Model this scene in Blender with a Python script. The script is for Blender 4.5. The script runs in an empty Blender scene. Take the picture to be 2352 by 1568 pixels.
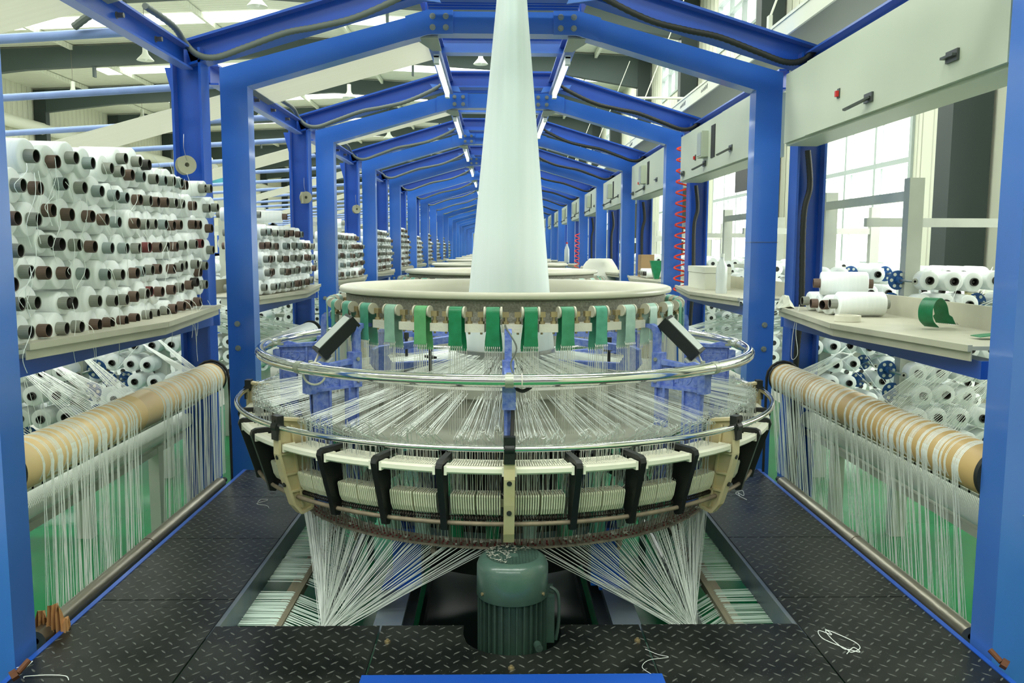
import bpy, math, random
from mathutils import Vector, Matrix
random.seed(7)
R_ = random.Random(11)
S = bpy.context.scene
COL = S.collection
H = 1.5            # eye height; every z below is measured from the eye and lifted by H when it is linked
L = 2.4            # pitch of the machines along the aisle
pi, sin, cos = math.pi, math.sin, math.cos

# ------------------------------------------------------------------ camera
F_PX = 1932.2
PITCH, YAW, ROLL = .1104, .0198, .004
cam = bpy.data.cameras.new('camera'); camo = bpy.data.objects.new('camera', cam); COL.objects.link(camo)
cam.sensor_width = 36; cam.lens = 36 * F_PX / 2352; cam.clip_start = .05; cam.clip_end = 300
_F = Vector((sin(YAW) * cos(PITCH), cos(YAW) * cos(PITCH), -sin(PITCH)))
_R = Vector((cos(YAW), -sin(YAW), 0)); _U = _R.cross(_F)
_A = _R * cos(ROLL) + _U * sin(ROLL); _B = _U * cos(ROLL) - _R * sin(ROLL)
camo.matrix_world = Matrix(((_A.x, _B.x, -_F.x, 0), (_A.y, _B.y, -_F.y, 0), (_A.z, _B.z, -_F.z, H), (0, 0, 0, 1)))
S.camera = camo

def at(px, py, X=None, Y=None, Z=None):
    """point of the place seen at a pixel of the photograph, on the plane X=, Y= or Z="""
    d = _F + _A * ((px - 1176) / F_PX) - _B * ((py - 784) / F_PX)
    t = X / d.x if X is not None else Y / d.y if Y is not None else Z / d.z
    return d * t

# ------------------------------------------------------------------ world, view, daylight
w = bpy.data.worlds.new('world'); S.world = w; w.use_nodes = True
bg = w.node_tree.nodes['Background']; bg.inputs[0].default_value = (.94, 1, .95, 1); bg.inputs[1].default_value = .26
S.view_settings.view_transform = 'Standard'; S.view_settings.look = 'None'
S.view_settings.exposure = 0.1; S.view_settings.gamma = 1; S.view_settings.use_curve_mapping = False
S.cycles.max_bounces = 6; S.cycles.diffuse_bounces = 4; S.cycles.glossy_bounces = 3
S.cycles.transmission_bounces = 2; S.cycles.transparent_max_bounces = 6
S.cycles.caustics_reflective = False; S.cycles.caustics_refractive = False
S.cycles.sample_clamp_indirect = 4
SKYLIGHT_P = 640.0
SKY_Y = [-6.3 + 6 * i for i in range(13)]
def area(name, loc, sx, sy, p, col=(.965, 1, .94), rot=(0, 0, 0)):
    l = bpy.data.lights.new(name, 'AREA'); l.shape = 'RECTANGLE'; l.size = sx; l.size_y = sy; l.energy = p; l.color = col
    o = bpy.data.objects.new(name, l); COL.objects.link(o); o.location = (loc[0], loc[1], loc[2] + H); o.rotation_euler = rot
    return o
for y in SKY_Y:                          # daylight through the roof skylights
    area('skylight_daylight', (-4.6, y, 5.70), 17.5, .9, SKYLIGHT_P if y < 30 else SKYLIGHT_P * .8)
for y in (4.9, 10.9, 16.9, 22.9):        # daylight through the side windows
    area('window_daylight', (4.735, y, .785), 1.9, 2.6, 120, rot=(0, pi / 2, 0))

# ------------------------------------------------------------------ materials
def lin(c):
    return tuple(((v / 255) / 12.92 if v / 255 <= .04045 else ((v / 255 + .055) / 1.055) ** 2.4) for v in c) + (1,)
MATS = {}
def mat(name, col, rough=.5, metal=0, spec=.5, var=0, vscale=8, col2=None, bump=0, bscale=60, emit=0, coat=0, stretch=None, trans=0, sss=0):
    m = bpy.data.materials.new(name); m.use_nodes = True; nt = m.node_tree; N = nt.nodes; K = nt.links
    b = N['Principled BSDF']; b.inputs['Base Color'].default_value = lin(col); b.inputs['Roughness'].default_value = rough
    b.inputs['Metallic'].default_value = metal; b.inputs['Specular IOR Level'].default_value = spec
    if coat: b.inputs['Coat Weight'].default_value = coat; b.inputs['Coat Roughness'].default_value = .08
    if emit: b.inputs['Emission Color'].default_value = lin(col); b.inputs['Emission Strength'].default_value = emit
    if trans: b.inputs['Transmission Weight'].default_value = trans
    if var or bump:
        tc = N.new('ShaderNodeTexCoord'); src = tc.outputs['Object']
        if stretch:
            mp = N.new('ShaderNodeMapping'); mp.inputs['Scale'].default_value = stretch; K.new(src, mp.inputs[0]); src = mp.outputs[0]
    if var:
        n = N.new('ShaderNodeTexNoise'); n.inputs['Scale'].default_value = vscale; n.inputs['Detail'].default_value = 5; K.new(src, n.inputs['Vector'])
        r = N.new('ShaderNodeValToRGB'); r.color_ramp.elements[0].position = .5 - .2; r.color_ramp.elements[1].position = .72
        r.color_ramp.elements[0].color = lin(col); r.color_ramp.elements[1].color = lin(col2 or tuple(min(255, v * (1 + var)) for v in col))
        K.new(n.outputs['Fac'], r.inputs[0]); K.new(r.outputs[0], b.inputs['Base Color'])
    if bump:
        n2 = N.new('ShaderNodeTexNoise'); n2.inputs['Scale'].default_value = bscale; n2.inputs['Detail'].default_value = 3; K.new(src, n2.inputs['Vector'])
        bp = N.new('ShaderNodeBump'); bp.inputs['Strength'].default_value = bump; bp.inputs['Distance'].default_value = .01
        K.new(n2.outputs['Fac'], bp.inputs['Height']); K.new(bp.outputs[0], b.inputs['Normal'])
    MATS[name] = m
    return m
mat('blue_paint', (6, 74, 178), .3, spec=.7, var=1, vscale=3, col2=(12, 82, 184), bump=.03, bscale=9)
mat('blue_box_lit', (48, 108, 202), .28, spec=.8, coat=.4, var=1, vscale=3, col2=(62, 118, 206), bump=.02, bscale=9)  # base lightened to carry the light reflected off the box sections
mat('blue_cast', (74, 104, 192), .62, var=1, vscale=55, col2=(134, 152, 205), bump=.25, bscale=140)
mat('blue_pipe', (124, 146, 196), .45, var=.1)
mat('chrome', (226, 228, 222), .09, metal=1)
mat('steel', (176, 178, 172), .3, metal=1, bump=.08, bscale=60)
mat('galvanised', (172, 168, 152), .34, metal=.85, var=1, vscale=5, col2=(120, 112, 98), stretch=(1, .3, 1), bump=.1)
mat('bolt_zinc', (170, 176, 160), .4, metal=.6)
mat('ivory', (198, 196, 176), .35, var=1, vscale=6, col2=(186, 184, 164))
mat('band_grey', (122, 121, 108), .75, var=1, vscale=160, col2=(168, 166, 152), bump=.3, bscale=260)
mat('cast_white', (206, 204, 188), .55, var=.08, bump=.15, bscale=120)
mat('brass_bolt', (176, 160, 122), .35, metal=.7)
for n, c in dict(belt_dark=(4, 112, 66), belt_mid=(42, 124, 86), belt_teal=(64, 140, 114), belt_pale=(142, 176, 160), belt_light=(78, 148, 92), belt_sage=(120, 160, 138)).items():
    mat(n, c, .4, var=1, vscale=30, col2=tuple(min(255, v + 22) for v in c))
mat('cream_plastic', (232, 232, 212), .35, var=.03, vscale=20)
mat('cream_fin', (226, 226, 200), .4)
mat('tan_plastic', (196, 182, 138), .42, var=1, vscale=14, col2=(208, 196, 156))
mat('black_plastic', (18, 22, 21), .4, bump=.1, bscale=200)
mat('black_rubber', (24, 26, 26), .6)
mat('dusty_black', (20, 26, 24), .42, bump=.1, bscale=150)
mat('grey_panel', (176, 184, 178), .35)
mat('rusty', (120, 108, 92), .6, metal=.3, var=1, vscale=30, col2=(148, 134, 112))
mat('dark_spring', (52, 44, 36), .6, metal=.3)
mat('wire', (178, 180, 174), .28, metal=.9)
mat('cord', (208, 210, 198), .5)
mat('heald', (196, 200, 194), .35, metal=.45)
mat('dirty_wire', (128, 124, 112), .55, metal=.4)
mat('eye_red', (120, 34, 40), .4)
mat('perf_plate', (116, 108, 94), .6, var=1, vscale=60, col2=(150, 142, 126), bump=.2, bscale=200)
mat('machine_grey', (150, 152, 138), .5, var=1, vscale=7, col2=(172, 174, 160), metal=.1)
mat('dark_machine', (40, 44, 42), .6, metal=.2)
mat('motor_green', (68, 94, 84), .28, var=1, vscale=14, col2=(76, 102, 92), bump=.06, bscale=160, coat=.3)
mat('motor_body', (46, 66, 59), .42, var=1, vscale=20, col2=(56, 76, 68), bump=.1, bscale=160)
mat('grill_dark', (24, 28, 26), .6)
mat('lint', (200, 200, 188), .9)
mat('yarn', (246, 250, 248), .38, spec=.4, bump=.12, bscale=8, stretch=(30, 1, 1), var=1, vscale=3, col2=(238, 244, 242))
mat('tape', (238, 244, 238), .35, spec=.5)
mat('tape_green', (206, 226, 214), .4)
mat('cloth', (240, 248, 246), .6, spec=.3, var=1, vscale=2.2, stretch=(9, 9, .25), col2=(228, 240, 237), bump=.06, bscale=3)
mat('cloth_band', (224, 226, 214), .65, spec=.3, var=1, vscale=3, stretch=(.15, 14, .15), col2=(214, 216, 204))
mat('core_grey', (128, 132, 122), .7, var=1, vscale=30, stretch=(.4, 6, 6), col2=(150, 152, 142))
mat('core_brown', (92, 74, 64), .7, var=1, vscale=30, stretch=(.4, 6, 6), col2=(112, 92, 80))
mat('core_slate', (132, 146, 144), .7, var=1, vscale=30, stretch=(.4, 6, 6), col2=(150, 162, 158))
mat('core_black', (46, 44, 42), .6, var=1, vscale=30, col2=(70, 68, 64))
mat('tube_shade', (26, 22, 20), .8)  # darker than the core: shade inside the tube put into the colour
mat('core_red', (116, 52, 52), .6)
mat('shelf_grey', (192, 190, 170), .5, var=1, vscale=8, col2=(180, 178, 158), bump=.03)
mat('kraft', (228, 200, 148), .38, var=.03, vscale=3)
mat('kraft_dark', (196, 166, 112), .4)
mat('cabinet', (198, 206, 184), .38, var=1, vscale=1.6, col2=(190, 199, 178))
mat('cabinet_side', (184, 194, 172), .45)
mat('handle_grey', (84, 88, 84), .35, metal=.4)
mat('switch_red', (200, 40, 36), .4)
mat('display', (160, 170, 160), .3)
mat('creel_grey', (192, 196, 184), .45, var=.05)
mat('creel_blue', (28, 84, 148), .4)
mat('olive', (140, 138, 96), .5)
mat('hose_grey', (96, 104, 98), .6)
mat('hose_black', (30, 34, 32), .55)
mat('hose_red', (255, 70, 30), .4)
mat('cable_white', (220, 218, 200), .5)
mat('wood_grey', (118, 112, 92), .75, var=1, vscale=14, stretch=(6, .5, 6), col2=(140, 134, 112))
mat('stringer', (92, 106, 126), .4, metal=.4, var=1, vscale=8, col2=(120, 128, 132))
mat('paper_brown', (186, 140, 92), .7, var=.1)
mat('rust_bolt', (104, 66, 44), .7, metal=.3)
mat('wall_panel', (220, 222, 200), .55)
mat('roof_sheet', (232, 235, 216), .6)
mat('roof_steel', (66, 80, 78), .55)
mat('wall_column', (44, 56, 54), .5)
mat('tray_white', (214, 218, 200), .5)
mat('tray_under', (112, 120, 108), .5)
mat('frame_white', (226, 232, 222), .5)
mat('frame_window', (176, 188, 182), .5)
mat('glow_window', (255, 255, 252), .5, emit=1.6)
mat('glow_sky', (250, 255, 250), .5, emit=2.0)
mat('tube_glow', (252, 255, 248), .4, emit=6)
mat('lamp_shade', (214, 220, 204), .5)
mat('box_white', (220, 222, 206), .6, var=.03)
mat('carton', (170, 140, 100), .8)
mat('disc_grey', (150, 150, 128), .5, var=.1)
mat('teal_steel', (70, 150, 168), .5)
mat('bag_cloth', (226, 226, 210), .8, bump=.3, bscale=12)
mat('rope', (230, 230, 214), .8)
mat('sign_grey', (70, 78, 80), .6)
m = mat('bottle', (224, 232, 228), .15); m.node_tree.nodes['Principled BSDF'].inputs['Alpha'].default_value = .75

for n_ in ('blue_paint', 'blue_box_lit'):
    b_ = MATS[n_].node_tree.nodes['Principled BSDF']; b_.inputs['Sheen Weight'].default_value = .35; b_.inputs['Sheen Roughness'].default_value = .35; b_.inputs['Sheen Tint'].default_value = (.75, .86, 1, 1)
def translucent(name, f):
    nt = MATS[name].node_tree; b = nt.nodes['Principled BSDF']; t = nt.nodes.new('ShaderNodeBsdfTranslucent'); t.inputs[0].default_value = lin((232, 231, 222) if name == 'cloth_band' else (226, 240, 236)); m = nt.nodes.new('ShaderNodeMixShader'); m.inputs[0].default_value = f
    nt.links.new(b.outputs[0], m.inputs[1]); nt.links.new(t.outputs[0], m.inputs[2]); nt.links.new(m.outputs[0], nt.nodes['Material Output'].inputs[0])
translucent('cloth_band', .5); translucent('cloth', .2)
def wave_bump(name, axis, scale, strength):
    """corrugated sheet: a band wave along one axis as bump"""
    m = MATS[name]; nt = m.node_tree; N = nt.nodes; K = nt.links; b = N['Principled BSDF']
    tc = N.new('ShaderNodeTexCoord'); wv = N.new('ShaderNodeTexWave'); wv.wave_type = 'BANDS'; wv.bands_direction = axis
    wv.inputs['Scale'].default_value = scale; wv.inputs['Distortion'].default_value = 0
    rp = N.new('ShaderNodeValToRGB'); rp.color_ramp.elements[0].position = .72; rp.color_ramp.elements[1].position = .92
    K.new(tc.outputs['Object'], wv.inputs['Vector']); K.new(wv.outputs['Fac'], rp.inputs[0])
    bp = N.new('ShaderNodeBump'); bp.inputs['Strength'].default_value = strength; bp.inputs['Distance'].default_value = .04
    K.new(rp.outputs[0], bp.inputs['Height']); K.new(bp.outputs[0], b.inputs['Normal'])
wave_bump('wall_panel', 'Y', .95, .9)
wave_bump('roof_sheet', 'Y', 1.6, .8)

def diamond_plate():
    m = bpy.data.materials.new('diamond_plate'); m.use_nodes = True; nt = m.node_tree; N = nt.nodes; K = nt.links; b = N['Principled BSDF']
    tc = N.new('ShaderNodeTexCoord'); sx = N.new('ShaderNodeSeparateXYZ'); K.new(tc.outputs['Object'], sx.inputs[0])
    def M(op, a, c=None):
        n = N.new('ShaderNodeMath'); n.operation = op
        for i, v in enumerate((a, c)):
            if v is None: continue
            if isinstance(v, (int, float)): n.inputs[i].default_value = v
            else: K.new(v, n.inputs[i])
        return n.outputs[0]
    P = .026
    u = M('MULTIPLY', sx.outputs[0], 1 / P); v = M('MULTIPLY', sx.outputs[1], 1 / P)
    a = M('ADD', u, v); c = M('SUBTRACT', u, v)                      # 45 degree lattice
    fa = M('SUBTRACT', M('FRACT', M('MULTIPLY', a, .5)), .5); fc = M('SUBTRACT', M('FRACT', M('MULTIPLY', c, .5)), .5)
    par = M('MODULO', M('ABSOLUTE', M('ADD', M('FLOOR', M('MULTIPLY', a, .5)), M('FLOOR', M('MULTIPLY', c, .5)))), 2)
    def ell(p, q, A, B):
        return M('SUBTRACT', 1, M('ADD', M('POWER', M('MULTIPLY', p, 1 / A), 2), M('POWER', M('MULTIPLY', q, 1 / B), 2)))
    e1 = ell(fa, fc, .36, .10); e2 = ell(fa, fc, .10, .36)
    mixv = M('ADD', M('MULTIPLY', e1, par), M('MULTIPLY', e2, M('SUBTRACT', 1, par)))
    lug = M('MINIMUM', M('MAXIMUM', M('MULTIPLY', mixv, 1.6), 0), 1)
    bp = N.new('ShaderNodeBump'); bp.inputs['Strength'].default_value = .9; bp.inputs['Distance'].default_value = .0035
    n = N.new('ShaderNodeTexNoise'); n.inputs['Scale'].default_value = 420; n.inputs['Detail'].default_value = 2; K.new(tc.outputs['Object'], n.inputs['Vector'])
    K.new(M('ADD', lug, M('MULTIPLY', n.outputs['Fac'], .06)), bp.inputs['Height']); K.new(bp.outputs[0], b.inputs['Normal'])
    n2 = N.new('ShaderNodeTexNoise'); n2.inputs['Scale'].default_value = 5; n2.inputs['Detail'].default_value = 8; K.new(tc.outputs['Object'], n2.inputs['Vector'])
    r = N.new('ShaderNodeValToRGB'); r.color_ramp.elements[0].position = .42; r.color_ramp.elements[1].position = .75
    r.color_ramp.elements[0].color = lin((12, 15, 15)); r.color_ramp.elements[1].color = lin((40, 43, 38)); K.new(n2.outputs['Fac'], r.inputs[0])
    n3 = N.new('ShaderNodeTexNoise'); n3.inputs['Scale'].default_value = 240; n3.inputs['Detail'].default_value = 1; K.new(tc.outputs['Object'], n3.inputs['Vector'])
    dust = M('MULTIPLY', M('GREATER_THAN', n3.outputs['Fac'], .735), .7)
    mx = N.new('ShaderNodeMixRGB'); K.new(dust, mx.inputs[0]); K.new(r.outputs[0], mx.inputs[1]); mx.inputs[2].default_value = lin((150, 152, 142))
    mw = N.new('ShaderNodeMixRGB'); K.new(M('MULTIPLY', lug, .34), mw.inputs[0]); K.new(mx.outputs[0], mw.inputs[1]); mw.inputs[2].default_value = lin((150, 154, 146))
    K.new(mw.outputs[0], b.inputs['Base Color'])
    rr = N.new('ShaderNodeMapRange'); rr.inputs[3].default_value = .2; rr.inputs[4].default_value = .5; K.new(n2.outputs['Fac'], rr.inputs[0]); K.new(rr.outputs[0], b.inputs['Roughness'])
    b.inputs['Specular IOR Level'].default_value = .4
    MATS['diamond_plate'] = m
diamond_plate()
mat('pit_shade_black', (10, 14, 12), .35, var=1, vscale=4, col2=(16, 34, 26))  # near-black of the sheet that stands in for shade in the pit
mat('neutral_floor', (176, 178, 168), .5, var=.05)
mat('floor_green', (0, 124, 62), .24, spec=.35, var=1, vscale=1.2, col2=(4, 114, 64))

# ------------------------------------------------------------------ mesh helpers
class MB:
    def __init__(s): s.v = []; s.f = []; s.mi = []; s.m = 0
    def face(s, *i): s.f.append(i); s.mi.append(s.m)
    def quadstrip(s, rings, closed_ring=True, closed_path=False, caps=True):
        b = len(s.v); n = len(rings[0]); k = len(rings)
        for r in rings: s.v.extend(r)
        for i in range(k if closed_path else k - 1):
            j = (i + 1) % k
            for a in range(n if closed_ring else n - 1):
                c = (a + 1) % n
                s.face(b + i * n + a, b + i * n + c, b + j * n + c, b + j * n + a)
        if caps and closed_ring and not closed_path:
            s.face(*[b + a for a in range(n)][::-1]); s.face(*[b + (k - 1) * n + a for a in range(n)])
    def box(s, x0, x1, y0, y1, z0, z1):
        s.quadstrip([[(x0, y0, z0), (x1, y0, z0), (x1, y1, z0), (x0, y1, z0)], [(x0, y0, z1), (x1, y0, z1), (x1, y1, z1), (x0, y1, z1)]])
        return s
    def obox(s, c, ex, ey, ez):
        c, ex, ey, ez = map(Vector, (c, ex, ey, ez))
        s.quadstrip([[tuple(c - ex - ey + k * ez), tuple(c + ex - ey + k * ez), tuple(c + ex + ey + k * ez), tuple(c - ex + ey + k * ez)] for k in (-1, 1)])
        return s
    def bar(s, p, q, w, h, up=(0, 0, 1)):
        """rectangular bar from p to q, w across, h along up"""
        p, q = Vector(p), Vector(q); d = (q - p); l = d.length; d.normalize(); x = d.cross(Vector(up)).normalized(); u = x.cross(d)
        return s.obox((p + q) / 2, x * w / 2, u * h / 2, d * l / 2)
    def tube(s, pts, r, n=8, closed=False, caps=True):
        pts = [Vector(p) for p in pts]; k = len(pts); rings = []; prev = None
        for i, p in enumerate(pts):
            if closed: t = pts[(i + 1) % k] - pts[i - 1]
            else: t = pts[min(i + 1, k - 1)] - pts[max(i - 1, 0)]
            t = t.normalized() if t.length > 1e-9 else Vector((0, 0, 1))
            if prev is None: x = t.cross(Vector((0, 0, 1)) if abs(t.z) < .95 else Vector((0, 1, 0))).normalized()
            else:
                x = prev - t * prev.dot(t); x = x.normalized() if x.length > 1e-6 else t.cross(Vector((0, 1, 0))).normalized()
            prev = x; y = t.cross(x); rr = r[i] if isinstance(r, (list, tuple)) else r
            rings.append([tuple(p + x * rr * cos(2 * pi * a / n) + y * rr * sin(2 * pi * a / n)) for a in range(n)])
        s.quadstrip(rings, closed_path=closed, caps=caps); return s
    def cyl(s, p, q, r, n=16, r2=None): return s.tube([p, q], [r, r if r2 is None else r2], n)
    def lathe(s, prof, c=(0, 0, 0), n=48, a0=0, a1=2 * pi, axis='z', closed=False):
        full = abs(a1 - a0 - 2 * pi) < 1e-6; rings = []
        for i in range(n if full else n + 1):
            a = a0 + (a1 - a0) * i / n; ring = []
            for r, z in prof:
                if axis == 'z': ring.append((c[0] + r * cos(a), c[1] + r * sin(a), c[2] + z))
                elif axis == 'x': ring.append((c[0] + z, c[1] + r * cos(a), c[2] + r * sin(a)))
                else: ring.append((c[0] + r * sin(a), c[1] + z, c[2] + r * cos(a)))
            rings.append(ring)
        s.quadstrip(rings, closed_ring=closed, closed_path=full, caps=closed); return s
    def prism(s, poly, o, ex, ey, ez):
        """polygon in the plane (ex, ey) through o, thickened by +-ez"""
        o, ex, ey, ez = map(Vector, (o, ex, ey, ez))
        s.quadstrip([[tuple(o + ex * a + ey * b + ez * k) for a, b in poly] for k in (-1, 1)]); return s
    def strand(s, pts, r):
        return s.tube(pts, r, 3, caps=False)
    def build(s, name, m, parent=None, origin=(0, 0, 0), smooth=35, top=None):
        me = bpy.data.meshes.new(name); ox, oy, oz = origin
        me.from_pydata([(x - ox, y - oy, z - oz) for x, y, z in s.v], [], s.f)
        for k in (m if isinstance(m, (list, tuple)) else [m]): me.materials.append(MATS[k])
        if any(s.mi): me.polygons.foreach_set('material_index', s.mi)
        if smooth:
            me.polygons.foreach_set('use_smooth', [True] * len(me.polygons)); me.set_sharp_from_angle(angle=math.radians(smooth))
        me.validate(); me.update()
        o = bpy.data.objects.new(name, me); COL.objects.link(o)
        if parent is not None: o.parent = parent
        else: o.location = (ox, oy, oz + H)
        return o

def tag(o, label, cat, group=None, kind=None):
    if label: o['label'] = label
    if cat: o['category'] = cat
    if group: o['group'] = group
    if kind: o['kind'] = kind
    return o
def thing(name, loc, label, cat, group=None):
    o = bpy.data.objects.new(name, None); COL.objects.link(o); o.empty_display_size = .1
    o.location = (loc[0], loc[1], loc[2] + H); return tag(o, label, cat, group)
def structure(o): o['kind'] = 'structure'; return o
KIDS = {}
def dup(o, delta=(0, 0, 0), label=None, parent=None, skip=(), rot=None):
    c = o.copy(); COL.objects.link(c)
    if parent is None: c.location = o.location + Vector(delta)
    else: c.parent = parent
    if label: c['label'] = label
    for ch in o.children:
        if ch.name.split('.')[0] in skip: continue
        dup(ch, parent=c, skip=skip)
    return c
def spline(P, n=6):
    P = [Vector(p) for p in P]; out = []
    for i in range(len(P) - 1):
        a, b, c, d = P[max(i - 1, 0)], P[i], P[i + 1], P[min(i + 2, len(P) - 1)]
        for k in range(n):
            t = k / n; out.append(.5 * ((2 * b) + (c - a) * t + (2 * a - 5 * b + 4 * c - d) * t * t + (3 * b - a - 3 * c + d) * t ** 3))
    out.append(P[-1]); return out
ORD = 'first second third fourth fifth sixth seventh eighth ninth tenth eleventh twelfth thirteenth fourteenth fifteenth sixteenth seventeenth eighteenth nineteenth twentieth'.split()
def nth(i): return ORD[i] if i < 20 else 'twenty-' + ORD[i - 20]
XC = .0397                                  # middle of the aisle

# ================================================================== the hall
b = MB(); b.box(-17.2, 4.9, -9, 78, -1.56, -1.502); structure(b.build('floor', 'neutral_floor', smooth=0))  # neutral colour made up for the unseen floor, to cut green bounce
b = MB(); b.box(-2.6, 2.8, -2, 40, -1.504, -1.5); structure(b.build('floor_coating', 'floor_green', smooth=0))
XW = 4.7
# roof: ridge at X=-6, gentle fall to both sides
def roof_z(x): return 6.25 - .045 * abs(x + 6)
b = MB()
b.quadstrip([[(x, -9, roof_z(x)), (x, 78, roof_z(x)), (x, 78, roof_z(x) + .06), (x, -9, roof_z(x) + .06)] for x in (-17.2, -6, 4.9)])
structure(b.build('ceiling', 'roof_sheet', smooth=0))
for i, y in enumerate(SKY_Y):
    b = MB(); b.quadstrip([[(x, y - .47, roof_z(x) - .03), (x, y + .47, roof_z(x) - .03), (x, y + .47, roof_z(x) - .01), (x, y - .47, roof_z(x) - .01)] for x in (-13.4, -6, 4.1)])
    structure(b.build('window_%d' % (i + 31), 'glow_sky', smooth=0))
# side wall with windows
WIN = [(4.9 + 6 * i, 1.32) for i in range(12)]
b = MB()
ys = [-9]
for yc, hw in WIN: ys += [yc - hw, yc + hw]
ys.append(78)
for i in range(len(ys) - 1):
    if i % 2 == 0: b.box(XW, XW + .1, ys[i], ys[i + 1], -1.5, 6.1)
    else:
        b.box(XW, XW + .1, ys[i], ys[i + 1], -1.5, -.18); b.box(XW, XW + .1, ys[i], ys[i + 1], 1.75, 4.1); b.box(XW, XW + .1, ys[i], ys[i + 1], 5.05, 6.1)
structure(b.build('wall_right', 'wall_panel', smooth=0))
for wi, (yc, hw) in enumerate(WIN):
    for z0, z1, hi in ((-.18, 1.75, 0), (4.1, 5.05, 1)):
        h2 = hw
        b = MB()
        for y in (yc - h2, yc - h2 / 3, yc + h2 / 3, yc + h2): b.box(XW - .03, XW + .06, y - .03, y + .03, z0, z1)
        for z in (z0, z0 + (z1 - z0) * .62, z1): b.box(XW - .028, XW + .062, yc - h2, yc + h2, z - .03, z + .03)
        if not hi: b.box(XW - .1, XW + .02, yc - h2 - .08, yc + h2 + .08, z0 - .06, z0 - .03)
        o = structure(b.build('window_%d' % (wi + 1 + 12 * hi), 'frame_window', smooth=0))
        b = MB(); b.box(XW + .065, XW + .075, yc - h2, yc + h2, z0, z1)
        p = b.build('pane', 'glow_window', parent=o, origin=(0, 0, 0), smooth=0)
b = MB(); b.box(-17.1, -17, -9, 78, -1.5, 5.8); structure(b.build('wall_left', 'wall_panel', smooth=0))
b = MB(); b.box(-17.1, 4.8, 78, 78.1, -1.5, 6.3); structure(b.build('wall_back', 'wall_panel', smooth=0))
# wall columns and rafters every six metres
for i in range(-1, 12):
    y = 8.12 + 6 * i
    b = MB(); b.box(XW - .42, XW - .04, y - .14, y + .14, -1.5, 5.75); structure(b.build('column_right', 'wall_column', smooth=0))
    b = MB(); b.box(-16.96, -16.55, y - .14, y + .14, -1.5, 5.7); structure(b.build('column_left', 'wall_column', smooth=0))
    b = MB()
    xs = [-16.95, -14, -6, 2, 4.66]; dp = [.85, .62, .5, .62, .95]
    b.quadstrip([[(x, y - .11, roof_z(x) - .05), (x, y + .11, roof_z(x) - .05), (x, y + .11, roof_z(x) - .05 - d), (x, y - .11, roof_z(x) - .05 - d)] for x, d in zip(xs, dp)])
    structure(b.build('beam_rafter', 'roof_steel', smooth=0))
    if i < 9:
        b = MB()
        for x in (-12, -8.5, -2.5, 1.2): b.box(x - .03, x + .03, y - .07, y + .07, roof_z(x) - .95, roof_z(x) - .05)
        structure(b.build('beam_hanger', 'roof_steel', smooth=0))
for x in (-15, -12.6, -10.2, -7.8, -4.2, -1.8, .6, 3):          # purlins under the sheet
    b = MB(); b.box(x - .04, x + .04, -9, 78, roof_z(x) - .16, roof_z(x) - .02); structure(b.build('beam_purlin', 'roof_sheet', smooth=0))
# eave gutter boxes along the left wall, loading doors
b = MB(); b.lathe([(.22, -9), (.22, 78)], (-16.7, 0, 4.3), 12, axis='y'); structure(b.build('trim_duct', 'tray_white'))
for i, y in enumerate((35.1, 47.1)):
    b = MB(); b.box(-17, -16.9, y - 2.2, y + 2.2, -1.5, 3.6)
    o = structure(b.build('door_%d' % (i + 1), 'frame_white', smooth=0))
    b = MB()
    for k in range(4):
        for j in (-1.1, 0, 1.1): b.box(-16.9, -16.86, y + j - .03, y + j + .03, -1.4 + k * 1.2, -.9 + k * 1.2)
    b.build('door_hardware', 'roof_steel', parent=o, origin=(0, 0, 0), smooth=0)
# conduit pipe and downpipe on the side wall
b = MB(); b.tube([(XW - .1, 7.4, -1.5), (XW - .1, 7.4, 5.6)], .05, 8); structure(b.build('trim_downpipe', 'frame_white'))
for k, y in enumerate((10.9, 16.9, 22.9)):
    b = MB(); b.tube(spline([(XW - .12, y - 2.2, -.35), (XW - .12, y - 1.0, -.35), (XW - .12, y + 2.2, -.35)]), .025, 8); structure(b.build('trim_conduit', 'frame_white'))

# high bay lamps
def high_bay(x, y, z, label):
    t = thing('pendant_lamp', (x, y, z), label, 'lamp', 'high bay lamps under the roof')
    b = MB(); b.lathe([(.055, .2), (.075, .12), (.2, -.02), (.205, -.03), (.19, -.02), (.06, .1)], (x, y, z), 20); b.build('lamp_shade', 'lamp_shade', t, (x, y, z))
    b = MB(); b.cyl((x, y, z + .18), (x, y, z + .36), .06, 14); b.build('lamp_housing', 'lamp_shade', t, (x, y, z))
    b = MB(); b.cyl((x, y, z + .34), (x, y, roof_z(x)), .006, 5); b.build('suspension_wire', 'dirty_wire', t, (x, y, z))
    b = MB(); b.lathe([(0, .02), (.05, .01), (.06, -.02), (.03, -.06), (0, -.07)], (x, y, z + .03), 12); b.build('bulb', 'frame_white', t, (x, y, z))
for px, py, d, lab in ((591, 12, 17.5, 'white conical pendant lamp nearest the ceiling top above the front portal beam'),
                       (334, 136, 21.5, 'white conical pendant lamp between two dark rafters beside the blue eave beam'),
                       (168, 216, 26, 'white conical pendant lamp hanging below the long lit skylight strip'),
                       (327, 273, 34, 'small white pendant lamp over the loading doors'),
                       (802, 222, 26, 'white pendant lamp seen just above the second portal rafter'),
                       (893, 316, 33, 'small white pendant lamp seen above the third portal rafter'),
                       (1104, 145, 24, 'white pendant lamp seen beside the cloth tube'),
                       (598, 268, 34, 'faint pendant lamp behind the first box portal post')):
    p = at(px, py, Y=d); high_bay(p.x, p.y, p.z, lab)

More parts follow.
